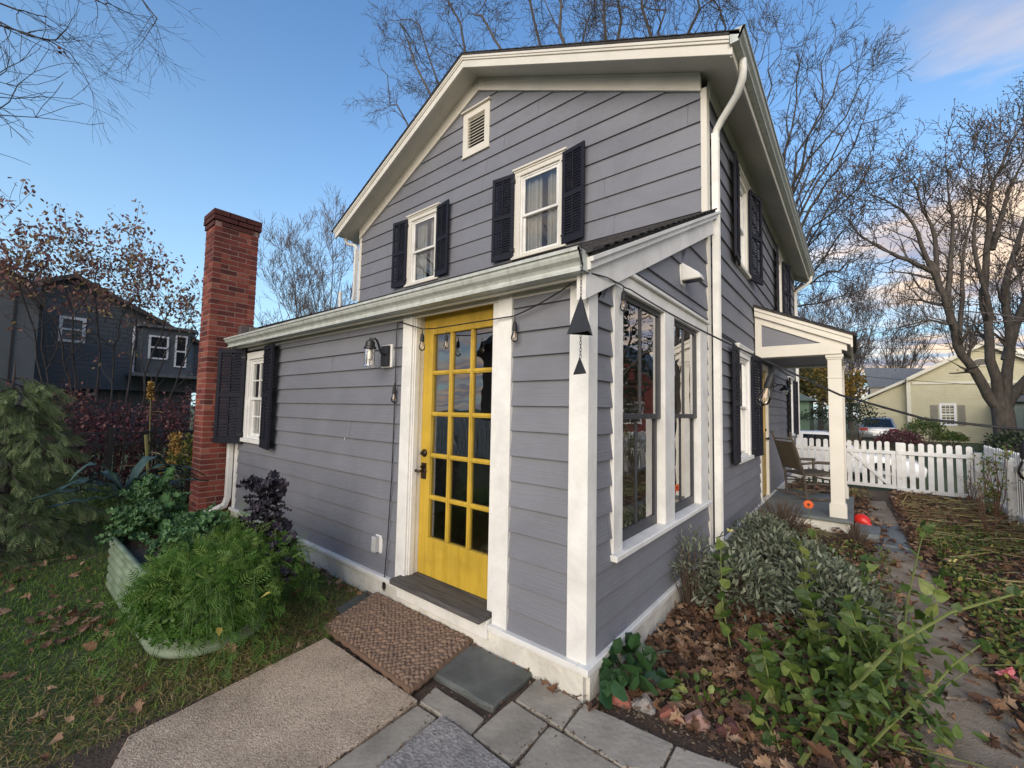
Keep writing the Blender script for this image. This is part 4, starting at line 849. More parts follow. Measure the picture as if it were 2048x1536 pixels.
for pl,r,lf,L in (([PZ(1600,1530,.02),PZ(1680,1400,.16),PZ(1790,1290,.36),PZ(1900,1225,.5),PZ(2048,1183,.62),PZ(2200,1150,.7)],.013,12,.07),
    ([PZ(1690,1545,.03),PZ(1780,1450,.12),PZ(1870,1370,.22),PZ(1905,1330,.3),PZ(1960,1290,.42)],.009,9,.07),([PZ(1720,1440,.04),PZ(1800,1340,.2),PZ(1815,1200,.42),PZ(1840,1090,.66),PZ(1852,1050,.75)],.008,12,.075),
    ([PZ(1640,1490,.02),PZ(1620,1420,.12),PZ(1580,1340,.3)],.007,8,.09),([PZ(1700,1450,.02),PZ(1750,1320,.22),PZ(1760,1230,.34)],.008,9,.1),([PZ(1560,1500,.02),PZ(1530,1440,.12),PZ(1500,1400,.2)],.007,6,.09),
    ([PZ(1700,1500,.02),PZ(1700,1300,.26),PZ(1690,1200,.36)],.008,10,.1),([PZ(1750,1480,.02),PZ(1850,1500,.08),PZ(1990,1540,.1),PZ(2080,1600,.1)],.005,2,.05),([PZ(1790,1400,.05),PZ(1880,1380,.14),PZ(1950,1330,.24),PZ(2048,1330,.3)],.004,4,.06)):
    stalk('',None,pl,r,lf,L,GREEN,STEMG,part=big,W=1.5)
n=520; cc=PZ(1690,1360,.14); P=cc+rng.normal(size=(n,3))*np.array([.19,.34,.12]); P[:,2]=np.abs(P[:,2]); leaves('foliage',T_BROAD,P,rdir(n,.2),rdir(n,1.),rng.uniform(.035,.10,n),GREEN,big,W=rng.uniform(.035,.11,n),tint=rng.uniform(0,.6,n)**1.3)
# rose canes by the far fence, climbing plant
def canes(name,label,c,n,h,mat,leafn,L,cat='shrub',spread=.25):
    t=thing(name,label,cat,(c[0],c[1],0)); mb=MB(); P=[]
    for i in range(n):
        a=rng.random()*6.283; e=np.array(c)+np.array([math.cos(a)*spread*rng.random(),math.sin(a)*spread*rng.random(),h*(.6+.5*rng.random())]); m_=(np.array(c)+e)/2+rng.normal(size=3)*.04; mb.tube([c,m_,e],[.008,.006,.003],4,False)
        for k in range(4):
            s=.3+.7*rng.random(); q=np.array(c)*(1-s)+e*s; e2=q+rng.normal(size=3)*.12+np.array([0,0,.1]); mb.tube([q,e2],[.003,.0015],3,False); P+= [q+(e2-q)*rng.random()+rng.normal(size=3)*.03 for _ in range(leafn)]
    mb.build('canes',STEMR,t); P=np.array(P); m=len(P)
    if m: leaves('foliage',T_OVAL,P,rdir(m),rdir(m,1),rng.uniform(.6,1.2,m)*L,mat,t,W=np.full(m,L*1.2))
    return t
canes('rose_bush','green leaved rose bush growing against the side picket fence',(2.85,7.6,0),9,1.15,GREEN,7,.06)
canes('rose_bush','nearly bare rose canes at the fence corner post',(2.85,9.3,0),6,.7,M('dark_leaf',[(.02,.03,.02),(.05,.07,.03)],.6),1,.04)
canes('rose_bush','bare thin canes standing in the right hand bed',(2.55,6.2,0),5,.75,GREEN,1,.04)
canes('rose_bush','leafy rose with fading pink bloom at the right edge of the path',(2.25,1.9,0),5,.3,GREEN,4,.05)
# flowers
fl=thing('gerbera','single orange red daisy like flower on a thin stem before the porch','flower',tuple(PZ(1625,1120,0)*np.array([1,1,0])))
fc=PZ(1617,1009,.50); b=PZ(1625,1120,.0); mb=MB(); mb.tube([b,(b+fc)/2+np.array([.01,0,.02]),fc],[.004,.003,.003],5); mb.build('stem',STEMG,fl)
nv=nrm(CAM-fc+np.array([0,0,.6])); ex=nrm(np.cross(nv,[0,0,1.])); ey=np.cross(nv,ex)
P=np.tile(fc,(15,1)); D=np.array([ex*math.cos(k*.4189)+ey*math.sin(k*.4189) for k in range(15)]); leaves('petals',T_OVAL,P,D,np.tile(nv,(15,1)),np.full(15,.058),M('orange_petal',[(.75,.10,.02),(.85,.17,.03)],.6,9.,trans=.2),fl,W=np.full(15,.05))
mb=MB(); mb.lathe([(0,.012),(.012,.008),(.016,0)],fc,12,nv); mb.build('flower_centre',M('flower_eye',[(.03,.01,.01),(.12,.03,.01)],.8),fl)
leaves('leaf',T_OVAL,np.array([(b*.45+fc*.55)]),np.array([[0.2,0,-1.]]),np.array([nv]),np.array([.12]),GREEN,fl,W=np.array([.2]))
def roseflower(label,p,r,cols):
    t=thing('rose_bloom',label,'flower',tuple(p)); P=np.tile(p,(14,1))+rng.normal(size=(14,3))*r*.2; leaves('petals',T_OVAL,P,rdir(14,.5),rdir(14,1),np.full(14,r),M('petal_'+label[:6],cols,.5,trans=.3),t,W=np.full(14,r*1.6)); return t
roseflower('pink rose bloom low at the right edge of the picture',PZ(2015,1345,.1),.045,[(.7,.16,.18),(.85,.35,.38)])
roseflower('small pale yellow bloom in the right bed before the fence',PZ(1905,1120,.1),.03,[(.75,.7,.2),(.8,.75,.35)])
roseflower('small dark red bloom beside the sage at the window corner',PZ(1460,1062,.35),.03,[(.35,.02,.02),(.5,.04,.04)])
# red buoy-like ball
rb=thing('red_garden_ball','glossy red pear shaped ornament lying beside the porch step','ornament',(1.27,5.75,0))
mb=MB(); mb.lathe([(0,-.10),(.05,-.095),(.085,-.05),(.09,0),(.07,.05),(.035,.09),(.02,.115),(.022,.13),(0,.135)],(1.27,5.75,.11),18,(.75,-.5,-.45)); mb.build('body',M('red_plastic',[(.62,.02,.015),(.72,.035,.02)],.3,5.),rb,smooth=True)
# ================================================================ ROCKING CHAIR
WR=M('weathered_chair_wood',[(.05,.038,.03),(.10,.078,.06),(.16,.13,.10)],.85,12.,.5,50); FABR=M('chair_webbing',[(.075,.062,.045),(.12,.10,.075)],.9,40.,.7,160)
rc=thing('rocking_chair','weathered brown wooden rocking chair with woven back standing on the porch','rocking chair',(.58,6.72,.19),math.radians(38))
def L_(name,mat,fn,**k): mb=MB(); fn(mb); return mb.build(name,mat,rc,local=True,**k)
for s in (1,-1):
    L_('back_post',WR,lambda mb:(mb.tube([(-.22,.25*s,.04),(-.25,.25*s,.42),(-.38,.25*s,.85),(-.46,.25*s,1.08)],[.019,.02,.019,.016],8),mb.lathe([(0,.05),(.018,.04),(.022,.02),(.012,.005),(.016,0)],(-.46,.25*s,1.08),8,(-.2,0,1))),smooth=True)
    L_('front_leg',WR,lambda mb:(mb.tube([(.26,.27*s,.05),(.26,.27*s,.62)],[.018,.02],8),mb.lathe([(.03,0),(.034,.02),(.0,.03)],(.26,.27*s,.62),8)),smooth=True)
    L_('rocker',WR,lambda mb:mb.tube([(-.42,.26*s,.10),(-.22,.26*s,.035),(0,.26*s,.018),(.22,.26*s,.032),(.40,.26*s,.085)],[.015,.02,.02,.02,.015],6),smooth=True)
    L_('armrest',WR,lambda mb:mb.tube([(-.30,.26*s,.60),(-.05,.28*s,.63),(.30,.29*s,.62)],[.018,.024,.026],8),smooth=True)
L_('seat',FABR,lambda mb:mb.prism([(-.25,-.24,.40),(.27,-.27,.43),(.27,.27,.43),(-.25,.24,.40)],(0,0,.035)),bevel=.012)
L_('backrest',FABR,lambda mb:mb.prism([(-.275,-.235,.50),(-.42,-.235,.96),(-.42,.235,.96),(-.275,.235,.50)],(-.02,0,-.006)),bevel=.006)
L_('stretcher',WR,lambda mb:[mb.tube([(x,-.25,z),(x,.25,z)],.011,6) for x,z in ((-.225,.2),(-.24,.34),(-.43,1.0),(.26,.2),(.26,.32),(.26,.42))])
L_('stretcher',WR,lambda mb:[mb.tube([(-.23,.25*s,z),(.26,.27*s,z)],.011,6) for s in (1,-1) for z in (.17,.27,.41)])
# ================================================================ STRING LIGHTS, CHIME
CAB=M('black_rubber',[(.010,.010,.011),(.016,.016,.017)],.6,8.); FIL=M('filament',[(.55,.33,.12)],.4)
sl_=thing('string_lights','black cable of clear festoon bulbs draped along the eave and off to the right','string lights',(-1.87,-.04,2.3))
P0=PY(795,645,-.04); end=[PD(1520,716,2.1),PD(1680,790,1.85),PD(1850,838,1.6),PD(2048,860,1.42),PD(2250,880,1.2)]
def sag(a,b,s,n=8): a=np.array(a);b=np.array(b); return [a+(b-a)*k/n-np.array([0,0,s*4*(k/n)*(1-k/n)]) for k in range(n)]
run=[PY(768,1165,-.05),PY(775,1080,-.04),PY(783,960,-.035),PY(787,860,-.03),PY(790,780,-.035),P0+np.array([-.01,0,-.1]),P0,P0+np.array([.04,-.0,.0])]+[PY(845,658,-.06)]+sag(PY(850,660,-.07),PY(1028,632,-.05),.0)[1:]+sag(PY(1028,632,-.05),(.06,-.09,2.40),.02)+[np.array((.06,-.06,2.395)),np.array((.075,.1,2.41)),np.array((.06,.33,2.425)),np.array((.06,.40,2.42))]
seq=[np.array((.07,.45,2.42))]+end
run+=sag(seq[0],seq[1],.02,6)
for q0,q1 in zip(seq[1:-1],seq[2:]): run+=sag(q0,q1,.0,4)
run.append(seq[-1]); mb=MB(); mb.tube(run,.0045,6); mb.build('cable',CAB,sl_,smooth=True)
mb=MB(); p=run[0]; mb.ob(p+np.array([-.012,-.008,-.05]),(.024,0,0),(0,.016,0),(0,0,.05)); [mb.ob(p+np.array([dx,-.002,-.068]),(.003,0,0),(0,.005,0),(0,0,.018)) for dx in (-.008,.005)]; mb.build('plug',CAB,sl_)
def fest(p,s=1.,tilt=(0,0,-1.)):
    p=np.array(p,float); mb=MB(); a=nrm(tilt); mb.tube([p,p+a*.035*s],.004*s,5); mb.lathe([(.006,.03),(.011,.035),(.015,.05),(.0165,.075),(.0165,.092),(.012,.094)],p,12,a) if s==1 else mb.lathe([(.006*s,.03*s),(.015*s,.05*s),(.0165*s,.092*s),(.012*s,.094*s)],p,12,a); so_=mb.build('socket',CAB,sl_,smooth=True)
    mb=MB(); mb.lathe([(.012*s,.09*s),(.014*s,.10*s),(.024*s,.125*s),(.026*s,.14*s),(.020*s,.158*s),(.006*s,.168*s),(0,.169*s)],p,14,a); mb.build('bulb',BULB,so_,smooth=True)
    mb=MB(); mb.tube([p+a*.09*s,p+a*.12*s+np.array([.006,0,0]),p+a*.145*s,p+a*.12*s-np.array([.006,0,0]),p+a*.095*s],.0016*s,4); mb.build('filament',FIL,so_)
fest(PY(789,766,-.045)); fest(PY(845,660,-.075)); fest(PY(1030,634,-.06)); fest((.065,.36,2.42)); fest(PD(1550,732,2.05),1.2,(-.30,-.05,-1)); fest(PD(2052,862,1.42),1.)
fest(PY(893,662,-.075),.8)
wc=thing('wind_chime','dark iron triangular bell wind chime hanging by chain from the gutter corner','wind chime',(.095,-.24,2.47))
mb=MB(); c=np.array((.095,-.24,2.5))
def chain(mb,z0,z1):
    k=int((z0-z1)/.018)
    for i in range(k):
        z=z0-(z0-z1)*(i+.5)/k; w=.0055; h=.0125; pts=[]
        for j in range(9):
            an=j*math.pi/4; x=w*math.cos(an); zz_=h*math.sin(an); pts.append((c[0]+(x if i%2 else 0),c[1]+(0 if i%2 else x),z+zz_))
        mb.tube(pts,.0017,4,False)
chain(mb,2.52,2.21); chain(mb,2.03,1.885); mb.build('chain',BLK,wc)
mb=MB(); z1,z0_=2.215,2.015; th=[math.radians(a) for a in (200,320,80)]; w=.085; top=[(c[0]+.004*math.cos(t),c[1]+.004*math.sin(t),z1) for t in th]; bot=[(c[0]+.012+w*math.cos(t),c[1]+w*math.sin(t),z0_) for t in th]; bot2=[(c[0]+.012+(w-.006)*math.cos(t),c[1]+(w-.006)*math.sin(t),z0_) for t in th]
mb.add(top+bot+bot2,[(0,1,2),(0,3,4,1),(1,4,5,2),(2,5,3,0),(3,6,7,4),(4,7,8,5),(5,8,6,3)]); mb.add([(c[0]+.012,c[1],z1-.02)]+bot2,[(0,2,1),(0,3,2),(0,1,3)]); mb.build('bell',IRON,wc)
mb=MB(); mb.prism([(c[0]-.05,c[1]+.01,1.80),(c[0]+.05,c[1]-.03,1.80),(c[0],c[1]-.01,1.89)],(.001,.004,0)); mb.build('wind_catcher',IRON,wc)
# ================================================================ PICKET FENCE
pf=thing('picket_fence','weathered white picket fence with gate closing off the side yard','fence',(1.5,10.05,0))
def picket(mb,W,a,z0,z1,w,d0,d1,lean=0):
    r=w/2; P=[W.p(a-r,z0,d0),W.p(a+r,z0,d0)]+[W.p(a+lean+r*math.cos(t),z1-r*.7+r*.7*math.sin(t),d0) for t in np.linspace(0,math.pi,7)]; mb.prism(P,W.N*(d1-d0))
FB=WF((0,10.05,0),(1,0,0),(0,-1,0)); FS=WF((3.13,0,0),(0,1,0),(-1,0,0))
mb=MB(); a=-.9
while a<.98: picket(mb,FB,a,.05,1.06+random.uniform(-.01,.01),.085,-.02,-.001,random.uniform(-.006,.006)); a+=.131
mb.build('pickets',WHT2,pf)
mb=MB(); [FB.bx(mb,-.95,1.0,z,z+.07,.0,.035) for z in (.14,.80)]; mb.each('rail',WHT2,pf)
mb=MB(); a=1.99
while a<3.02: picket(mb,FB,a,.06,1.05+random.uniform(-.012,.012),.088,-.02,-.001,random.uniform(-.01,.01)); a+=.138
mb.build('pickets',WHT2,pf)
mb=MB(); [FB.bx(mb,1.90,3.05,z,z+.075,.0,.035) for z in (.03,.80)]; mb.each('rail',WHT2,pf)
gt=MB(); a=1.10
while a<1.86: picket(gt,FB,a,.08,1.06+random.uniform(-.008,.008),.082,-.02,-.001,random.uniform(-.004,.004)); a+=.128
gate=gt.build('gate',WHT2,pf)
mb=MB(); [FB.bx(mb,1.04,1.87,z,z+.07,.0,.03) for z in (.07,.80)]; FB.bx(mb,1.80,1.865,.141,.799,.0,.028); mb.build('gate_rail',WHT2,gate)
mb=MB(); mb.prism([FB.p(1.08,.80,.003),FB.p(1.16,.80,.003),FB.p(1.80,.142,.003),FB.p(1.72,.142,.003)],(0,-.022,0)); mb.build('gate_brace',WHT2,gate)
mb=MB(); a=9.9
while a>2.5: picket(mb,FS,a,.04,1.08+random.uniform(-.012,.012),.085,-.02,-.001,random.uniform(-.006,.006)); a-=.118
mb.build('pickets',WHT2,pf)
mb=MB(); [FS.bx(mb,2.5,9.95,z,z+.075,.0,.035) for z in (.06,.80)]; mb.each('rail',WHT2,pf)
for (x,y,h) in ((1.925,10.08,1.05),(3.06,10.0,.93),(3.07,7.85,1.0),(3.07,5.4,1.0),(3.07,3.,1.),(-.02,10.08,1.0)):
    mb=MB(); mb.box(x-.05,x+.05,y-.05,y+.05,-.3,h); mb.build('fence_post',WHT2,pf,bevel=.006)
# ================================================================ BACKGROUND BUILDINGS
def siding_mat(n,c0,c1): return M(n,[c0,c1],.7,2.,.1)
YS=siding_mat('yellow_siding',(.44,.41,.27),(.52,.485,.33)); DS=siding_mat('dark_grey_siding',(.075,.092,.108),(.10,.118,.135)); GRF=M('grey_roof',[(.10,.11,.12),(.17,.18,.19)],.9,6.,.4); TAUPE=M('taupe_shutter',[(.20,.19,.15),(.25,.235,.19)],.6)
FLATG=glassmat('far_glass',(.25,.28,.3),2.6)
def lapwall(W,poly,step,mat,parent,dep=.02,name='wall'):
    """lapped wall filling a convex polygon given as (a,z)"""
    zs=[p[1] for p in poly]; z0,z1=min(zs),max(zs)
    def lim(z):
        xs=[]; n=len(poly)
        for i in range(n):
            (a,b),(c_,d_)=poly[i],poly[(i+1)%n]
            if (b-z)*(d_-z)<=0 and b!=d_: xs.append(a+(c_-a)*(z-b)/(d_-b))
            elif b==d_==z: xs+=[a,c_]
        return (min(xs),max(xs)) if xs else (poly[0][0],poly[0][0])
    mb=MB(); clap(mb,W,steps(z0,z1-.001,step),lim,[],dep); return mb.build(name,mat,parent)
def simple_window(W,a0,a1,z0,z1,parent,fm,fr=.1,grid=(2,4),d=.02,name='window'):
    mb=MB()
    for r in ((a0,a0+fr,z0,z1),(a1-fr,a1,z0,z1),(a0+fr,a1-fr,z1-fr,z1),(a0+fr,a1-fr,z0,z0+fr)): W.bx(mb,*r,0,d+.04)
    W.bx(mb,a0+fr,a1-fr,(z0+z1)/2-.03,(z0+z1)/2+.03,0,d+.03)
    if grid:
        for i in range(1,grid[0]): x=a0+fr+(a1-a0-2*fr)*i/grid[0]; W.bx(mb,x-.012,x+.012,z0+fr,z1-fr,0,d+.02)
        for i in range(1,grid[1]):
            if i*2==grid[1]: continue
            z=z0+fr+(z1-z0-2*fr)*i/grid[1]; W.bx(mb,a0+fr,a1-fr,z-.012,z+.012,0,d+.018)
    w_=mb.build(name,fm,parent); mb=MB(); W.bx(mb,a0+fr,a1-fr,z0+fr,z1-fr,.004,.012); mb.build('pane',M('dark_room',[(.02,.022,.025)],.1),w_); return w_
YY=40.; yh=thing('yellow_house','pale yellow clapboard house with low gable beyond the picket fence','house',(6,YY,0)); YW=WF((0,YY,0),(1,0,0),(0,-1,0))
q=lambda x,y:PY(x,y,YY); E0,AP=q(1812,757),q(1966,684); bz=-.3; xl=E0[0]; xr=2*AP[0]-xl
lapwall(YW,[(xl,bz),(xr,bz),(xr,E0[2]-.15),(AP[0],AP[2]-.15),(xl,E0[2]-.15)],.19,YS,yh)
wl=q(1716,802); lapwall(WF((0,YY+.6,0),(1,0,0),(0,-1,0)),[(wl[0]+.1,bz),(xl,bz),(xl,E0[2]-.2),(wl[0]+.1,wl[2]-.2)],.19,YS,yh)
mb=MB(); mb.box(xl,xr,YY+.02,YY+10,bz,E0[2]-.3); mb.box(wl[0]+.1,xl,YY+.62,YY+8,bz,wl[2]-.25); mb.build('wall',YS,yh)
mb=MB()
for a,b in ((E0,AP),((xr,0,E0[2]),AP)):
    mb.prism([(a[0],YY-.35,a[2]),(b[0],YY-.35,b[2]),(b[0],YY-.35,b[2]-.12),(a[0],YY-.35,a[2]-.12)],(0,11,0))
mb.prism([(wl[0]-.2,YY+.3,wl[2]),(xl,YY+.3,E0[2]-.02),(xl,YY+.3,E0[2]-.14),(wl[0]-.2,YY+.3,wl[2]-.12)],(0,8,0)); mb.build('roof',GRF,yh)
YT=M('yellow_trim',[(.58,.56,.45),(.66,.64,.54)],.6); mb=MB()
for a,b in ((E0,AP),((xr,0,E0[2]),AP)): mb.prism([(a[0],YY-.38,a[2]+.02),(b[0],YY-.38,b[2]+.02),(b[0],YY-.38,b[2]-.25),(a[0],YY-.38,a[2]-.25)],(0,.03,0))
mb.prism([(wl[0]-.2,YY+.27,wl[2]+.02),(xl,YY+.27,E0[2]),(xl,YY+.27,E0[2]-.22),(wl[0]-.2,YY+.27,wl[2]-.2)],(0,.03,0)); YW.bx(mb,xl,xl+.22,bz,E0[2]-.3,.0,.06); YW.bx(mb,xl+.3,xr-.3,E0[2]-.45,E0[2]-.3,0,.07); mb.build('trim',YT,yh)
w0,w1=q(1878,807),q(1914,852); simple_window(YW,w0[0],w1[0],w1[2],w0[2],yh,M('white_vinyl',[(.75,.76,.77)],.5),.12,(3,4))
for x0,x1 in ((1860,1877),(1915,1932)):
    a,b=q(x0,810),q(x1,852); mb=MB(); YW.bx(mb,a[0],b[0],b[2],a[2],.0,.06); 
    for i in range(22): z=b[2]+.08+(a[2]-b[2]-.12)*i/22; YW.bx(mb,a[0]+.08,b[0]-.08,z,z+.03,.06,.075)
    mb.build('shutter',TAUPE,yh)
a,b,c_=q(1938,733),q(1988,733),q(1962,716); mb=MB(); P=[YW.p((a[0]+b[0])/2+(b[0]-a[0])/2*math.cos(t),a[2]+(c_[2]-a[2])*math.sin(t),.04) for t in np.linspace(0,math.pi,13)]; mb.prism(P,(0,-.04,0)); P2=[YW.p((a[0]+b[0])/2+(b[0]-a[0])/2*.85*math.cos(t),a[2]+.08+(c_[2]-a[2])*.75*math.sin(t),.085) for t in np.linspace(0,math.pi,13)]; v=mb.build('gable_vent',YT,yh); mb=MB(); mb.prism(P2,(0,-.01,0)); mb.build('louver',M('vent_dark',[(.12,.11,.09)],.8),v)
# second wing roof behind
mb=MB(); a,b,c_,d_=PY(1728,735,46),PY(1850,737,46),PY(1850,772,43.5),PY(1737,772,43.5); mb.prism([a,b,c_,d_],(0,0,-.15)); mb.build('roof',GRF,yh); mb=MB(); mb.box(d_[0]+.1,c_[0],43.6,52,bz,d_[2]-.1); mb.build('wall',siding_mat('tan_siding',(.30,.27,.22),(.36,.33,.27)),yh)
# garage at right edge
gg=thing('garage','pale green garage with white door at the far right edge','garage',(11.5,36,0)); mb=MB(); a=PY(2024,760,36); mb.box(a[0],a[0]+6,36,42,-.3,2.6); mb.build('wall',siding_mat('green_siding',(.16,.20,.17),(.20,.245,.21)),gg); mb=MB(); mb.box(a[0]+.4,a[0]+3,35.94,36.0,.9,2.3); mb.build('garage_door',M('white_vinyl',[(.75,.76,.77)],.5),gg); mb=MB(); mb.prism([(a[0]-.3,35.7,2.6),(a[0]+3,35.7,4.2),(a[0]+6.3,35.7,2.6)],(0,7,0)); mb.build('roof',GRF,gg)
# green shed
gs=thing('green_shed','small green shed with teal roof far beyond the porch','shed',(-1.5,34,0)); a,b=PY(1540,800,34),PY(1618,800,34); mb=MB(); mb.box(a[0],b[0],34,38,-.3,b[2]); mb.build('wall',siding_mat('shed_green',(.10,.17,.11),(.13,.21,.14)),gs); mb=MB(); t=PY(1590,786,34); mb.prism([(a[0]-.3,33.6,b[2]-.05),(b[0]+.4,33.6,b[2]-.05),(t[0],33.6,t[2]+.15),(t[0]-2.5,33.6,t[2]+.15)],(0,5,0)); mb.build('roof',M('teal_roof',[(.08,.12,.12),(.12,.17,.17)],.8),gs)
# dark neighbour house on the left
XX=-20.; nh=thing('dark_grey_house','dark blue grey house with bay window behind the hedge on the left','house',(XX-2,1,0)); NW=WF((XX,0,0),(0,1,0),(1,0,0)); q=lambda x,y:PX(x,y,XX)
ap,er,el_=q(150,552),q(388,682),q(60,600)
lapwall(NW,[(-4.5,2.1),(3.25,2.1),(3.25,er[2]-.15),(ap[1],ap[2]-.12),(-4.5,3.9)],.16,DS,nh)
lapwall(WF((XX-.5,0,0),(0,1,0),(1,0,0)),[(-4.5,-.1),(3.1,-.1),(3.1,2.1),(-4.5,2.1)],.16,DS,nh)
mb=MB(); mb.box(XX-8,XX-.52,-4.5,3.1,-.1,3.9); mb.box(XX-.5,XX+.05,-4.5,3.2,2.04,2.12); mb.build('wall',DS,nh)
mb=MB()
for y,z in ((er[1]+.1,er[2]),(-4.8,3.9)): mb.prism([(XX+.4,y,z),(XX+.4,ap[1],ap[2]+.03),(XX+.4,ap[1],ap[2]-.13),(XX+.4,y,z-.15)],(-9,0,0))
mb.build('roof',M('dark_roof',[(.05,.045,.045),(.09,.08,.08)],.9,5.),nh)
WV=M('white_vinyl',[(.75,.76,.77)],.5)
a,b=q(119,631),q(171,665); simple_window(NW,a[1],b[1],b[2]-.4,a[2],nh,WV,.09,None); a,b=q(178,748),q(197,790); simple_window(WF((XX-.5,0,0),(0,1,0),(1,0,0)),a[1],b[1],b[2],a[2],nh,WV,.08,(1,2))
# bay
by0,by1=1.15,3.0; mb=MB(); mb.prism([(XX,by0,2.7),(XX+.55,by0+.1,2.7),(XX+.55,by1-.35,2.7),(XX,by1,2.7)],(0,0,1.75)); bay=mb.build('bay',DS,nh)
BW=WF((XX+.55,0,0),(0,1,0),(1,0,0)); simple_window(BW,1.42,2.02,3.25,4.15,bay,WV,.06,None); simple_window(BW,2.22,2.6,3.0,4.25,bay,WV,.05,None)
mb=MB(); mb.prism([(XX-.0,by0-.1,4.45),(XX+.7,by0,4.45),(XX+.7,by1-.2,4.45),(XX,by1+.1,4.45)],(0,0,.10)); mb.build('bay_roof',GRF,bay); mb=MB(); mb.box(XX-.4,XX+1.3,.9,3.3,2.55,2.66); mb.build('porch_roof',GRF,nh)
mb=MB(); p=PX(270,650,XX+.1); mb.tube([(XX+.1,p[1]+.3,p[2]+.1),(XX+.1,p[1]+.05,p[2]),(XX+.1,p[1],p[2]-.2),(XX+.1,p[1]+.02,2.75),(XX+.1,p[1]+.2,2.6)],.05,6); mb.build('downspout',WV,nh)
nb=thing('dark_grey_outbuilding','tall plain dark panel sided building at the far left edge','building',(-17.5,-4,0)); mb=MB(); mb.box(-22,-17,-9,PX(72,700,-17)[1],-.1,5.05); mb.build('wall',DS,nb); mb=MB(); yq=PX(74,600,-17)[1]; mb.prism([(-16.7,yq+.15,PX(85,600,-17)[2]),(-16.7,-4.5,6.9),(-16.7,-4.5,6.7),(-16.7,yq+.15,PX(85,600,-17)[2]-.2)],(-5,0,0)); mb.prism([(-17.01,yq,4.9),(-17.01,-4.4,6.72),(-17.01,-9,4.9)],(-4,0,0)); mb.build('roof',MC['dark_roof'],nb)
mb=MB(); [mb.box(-16.995,-16.97,y,y+.04,-.1,5.0) for y in (-1.95,-3.1,-4.3)]; mb.build('batten',BLK,nb)
# black metal fence
mf=thing('metal_fence','thin black metal fence running in front of the purple hedge','fence',(-7.9,-1,0)); mb=MB(); y=-4.
while y<2.4: mb.box(-7.91,-7.895,y,y+.015,0,1.12); y+=.11
mb.build('bars',BLK,mf); mb=MB(); [mb.box(-7.92,-7.885,-4,2.4,z,z+.03) for z in (.12,.92,1.1)]; mb.build('rail',BLK,mf)
for y in (-3.2,-1.,.9): mb=MB(); mb.box(-7.94,-7.88,y,y+.06,0,1.2); mb.build('fence_post',BLK,mf)
# ================================================================ LEFT VEGETATION
BARB=M('barberry_leaf',[(.045,.016,.022),(.11,.036,.048),(.18,.065,.075),(.26,.12,.10)],.55,8.,attr=True,trans=.15)
hd=thing('purple_hedge','dense burgundy leaved barberry hedge behind the black metal fence','hedge',(-8.8,-.6,0)); P=[];mb=MB()
for i in range(9):
    c=np.array([-8.8+random.uniform(-.2,.2),-3.0+i*.55,.9+random.uniform(-.12,.18)]); n=1500; v=rdir(n); r=.55+.45*rng.random(n); P.append(c+v*np.array([.6,.5,.86])*r[:,None]*(1+.15*np.sin(v[:,0]*7+i)*np.cos(v[:,2]*6))[:,None])
    for k in range(26): v_=rdir(1,.8)[0]; v_[2]=abs(v_[2]); mb.tube([c*np.array([1,1,0]),c*np.array([1,1,.5])+v_*.2,c+v_*np.array([.6,.5,1.05])],[.012,.008,.002],3,False)
mb.build('branches',STEMR,hd); P=np.concatenate(P); P=P[P[:,2]>.05]; n=len(P); leaves('foliage',T_OVAL,P,rdir(n),rdir(n,.8),rng.uniform(.035,.075,n),BARB,hd,W=rng.uniform(.05,.1,n))
# drooping conifer
CON=M('conifer_spray',[(.05,.085,.035),(.12,.18,.075),(.23,.30,.13),(.34,.40,.20)],.7,10.,attr=True,trans=.2)
cf=thing('weeping_conifer','soft green weeping conifer with drooping sprays at the left edge','conifer',(-5.65,-2.0,0)); c0=np.array([-5.65,-2.05,0.]); mb=MB(); mb.tube([c0,c0+(0,.0,1),c0+(.02,0,2.0)],[.05,.035,.006],8); P=[];D=[];Ls=[];tt=[]
for i in range(46):
    f=i/46; z=.15+1.72*f; a=i*2.399; R=(.86*(1-z/2.2)**.9+.05)*(.55+.75*rng.random()); d=np.array([math.cos(a),math.sin(a),0]); b=c0+(0,0,z); up=.35+.3*rng.random()
    at_=lambda s:b+d*R*s+np.array([0,0,up*R*s-(up+.22)*R*s*s]); mb.tube([at_(s) for s in (0,.35,.7,1)],[.012,.008,.005,.002],4,False)
    sd=np.array([-d[1],d[0],0])
    for sb in range(9):
        s0=.22+.78*sb/8; o=at_(s0); sg=(-1)**sb; ln=(.16+.16*rng.random())*(1.15-.4*s0); dd=nrm(d*.75+sd*sg*(.9 if sb<8 else .1)+np.array([0,0,-.05])); tip=o+dd*ln-np.array([0,0,ln*.55])
        mb.tube([o,(o+tip)/2+np.array([0,0,ln*.10]),tip],[.004,.003,.0015],3,False)
        for k in range(13):
            s=(k+.5)/13; p=o*(1-s)+tip*s+np.array([0,0,ln*.18*s*(1-s)*2]); P.append(p+rng.normal(size=3)*.008); D.append(dd*.6+np.array([0,0,-.6-.4*rng.random()])+rng.normal(size=3)*.22); Ls.append(.075+.075*rng.random()); tt.append(.12+.5*s0*rng.random()+.28*s+.12*rng.random())
mb.build('trunk',BARK2,cf); leaves('foliage',T_FERN,np.array(P),np.array(D),rdir(len(P),.3)+np.array([.5,-.1,.2]),np.array(Ls),CON,cf,tint=np.clip(tt,0,1))
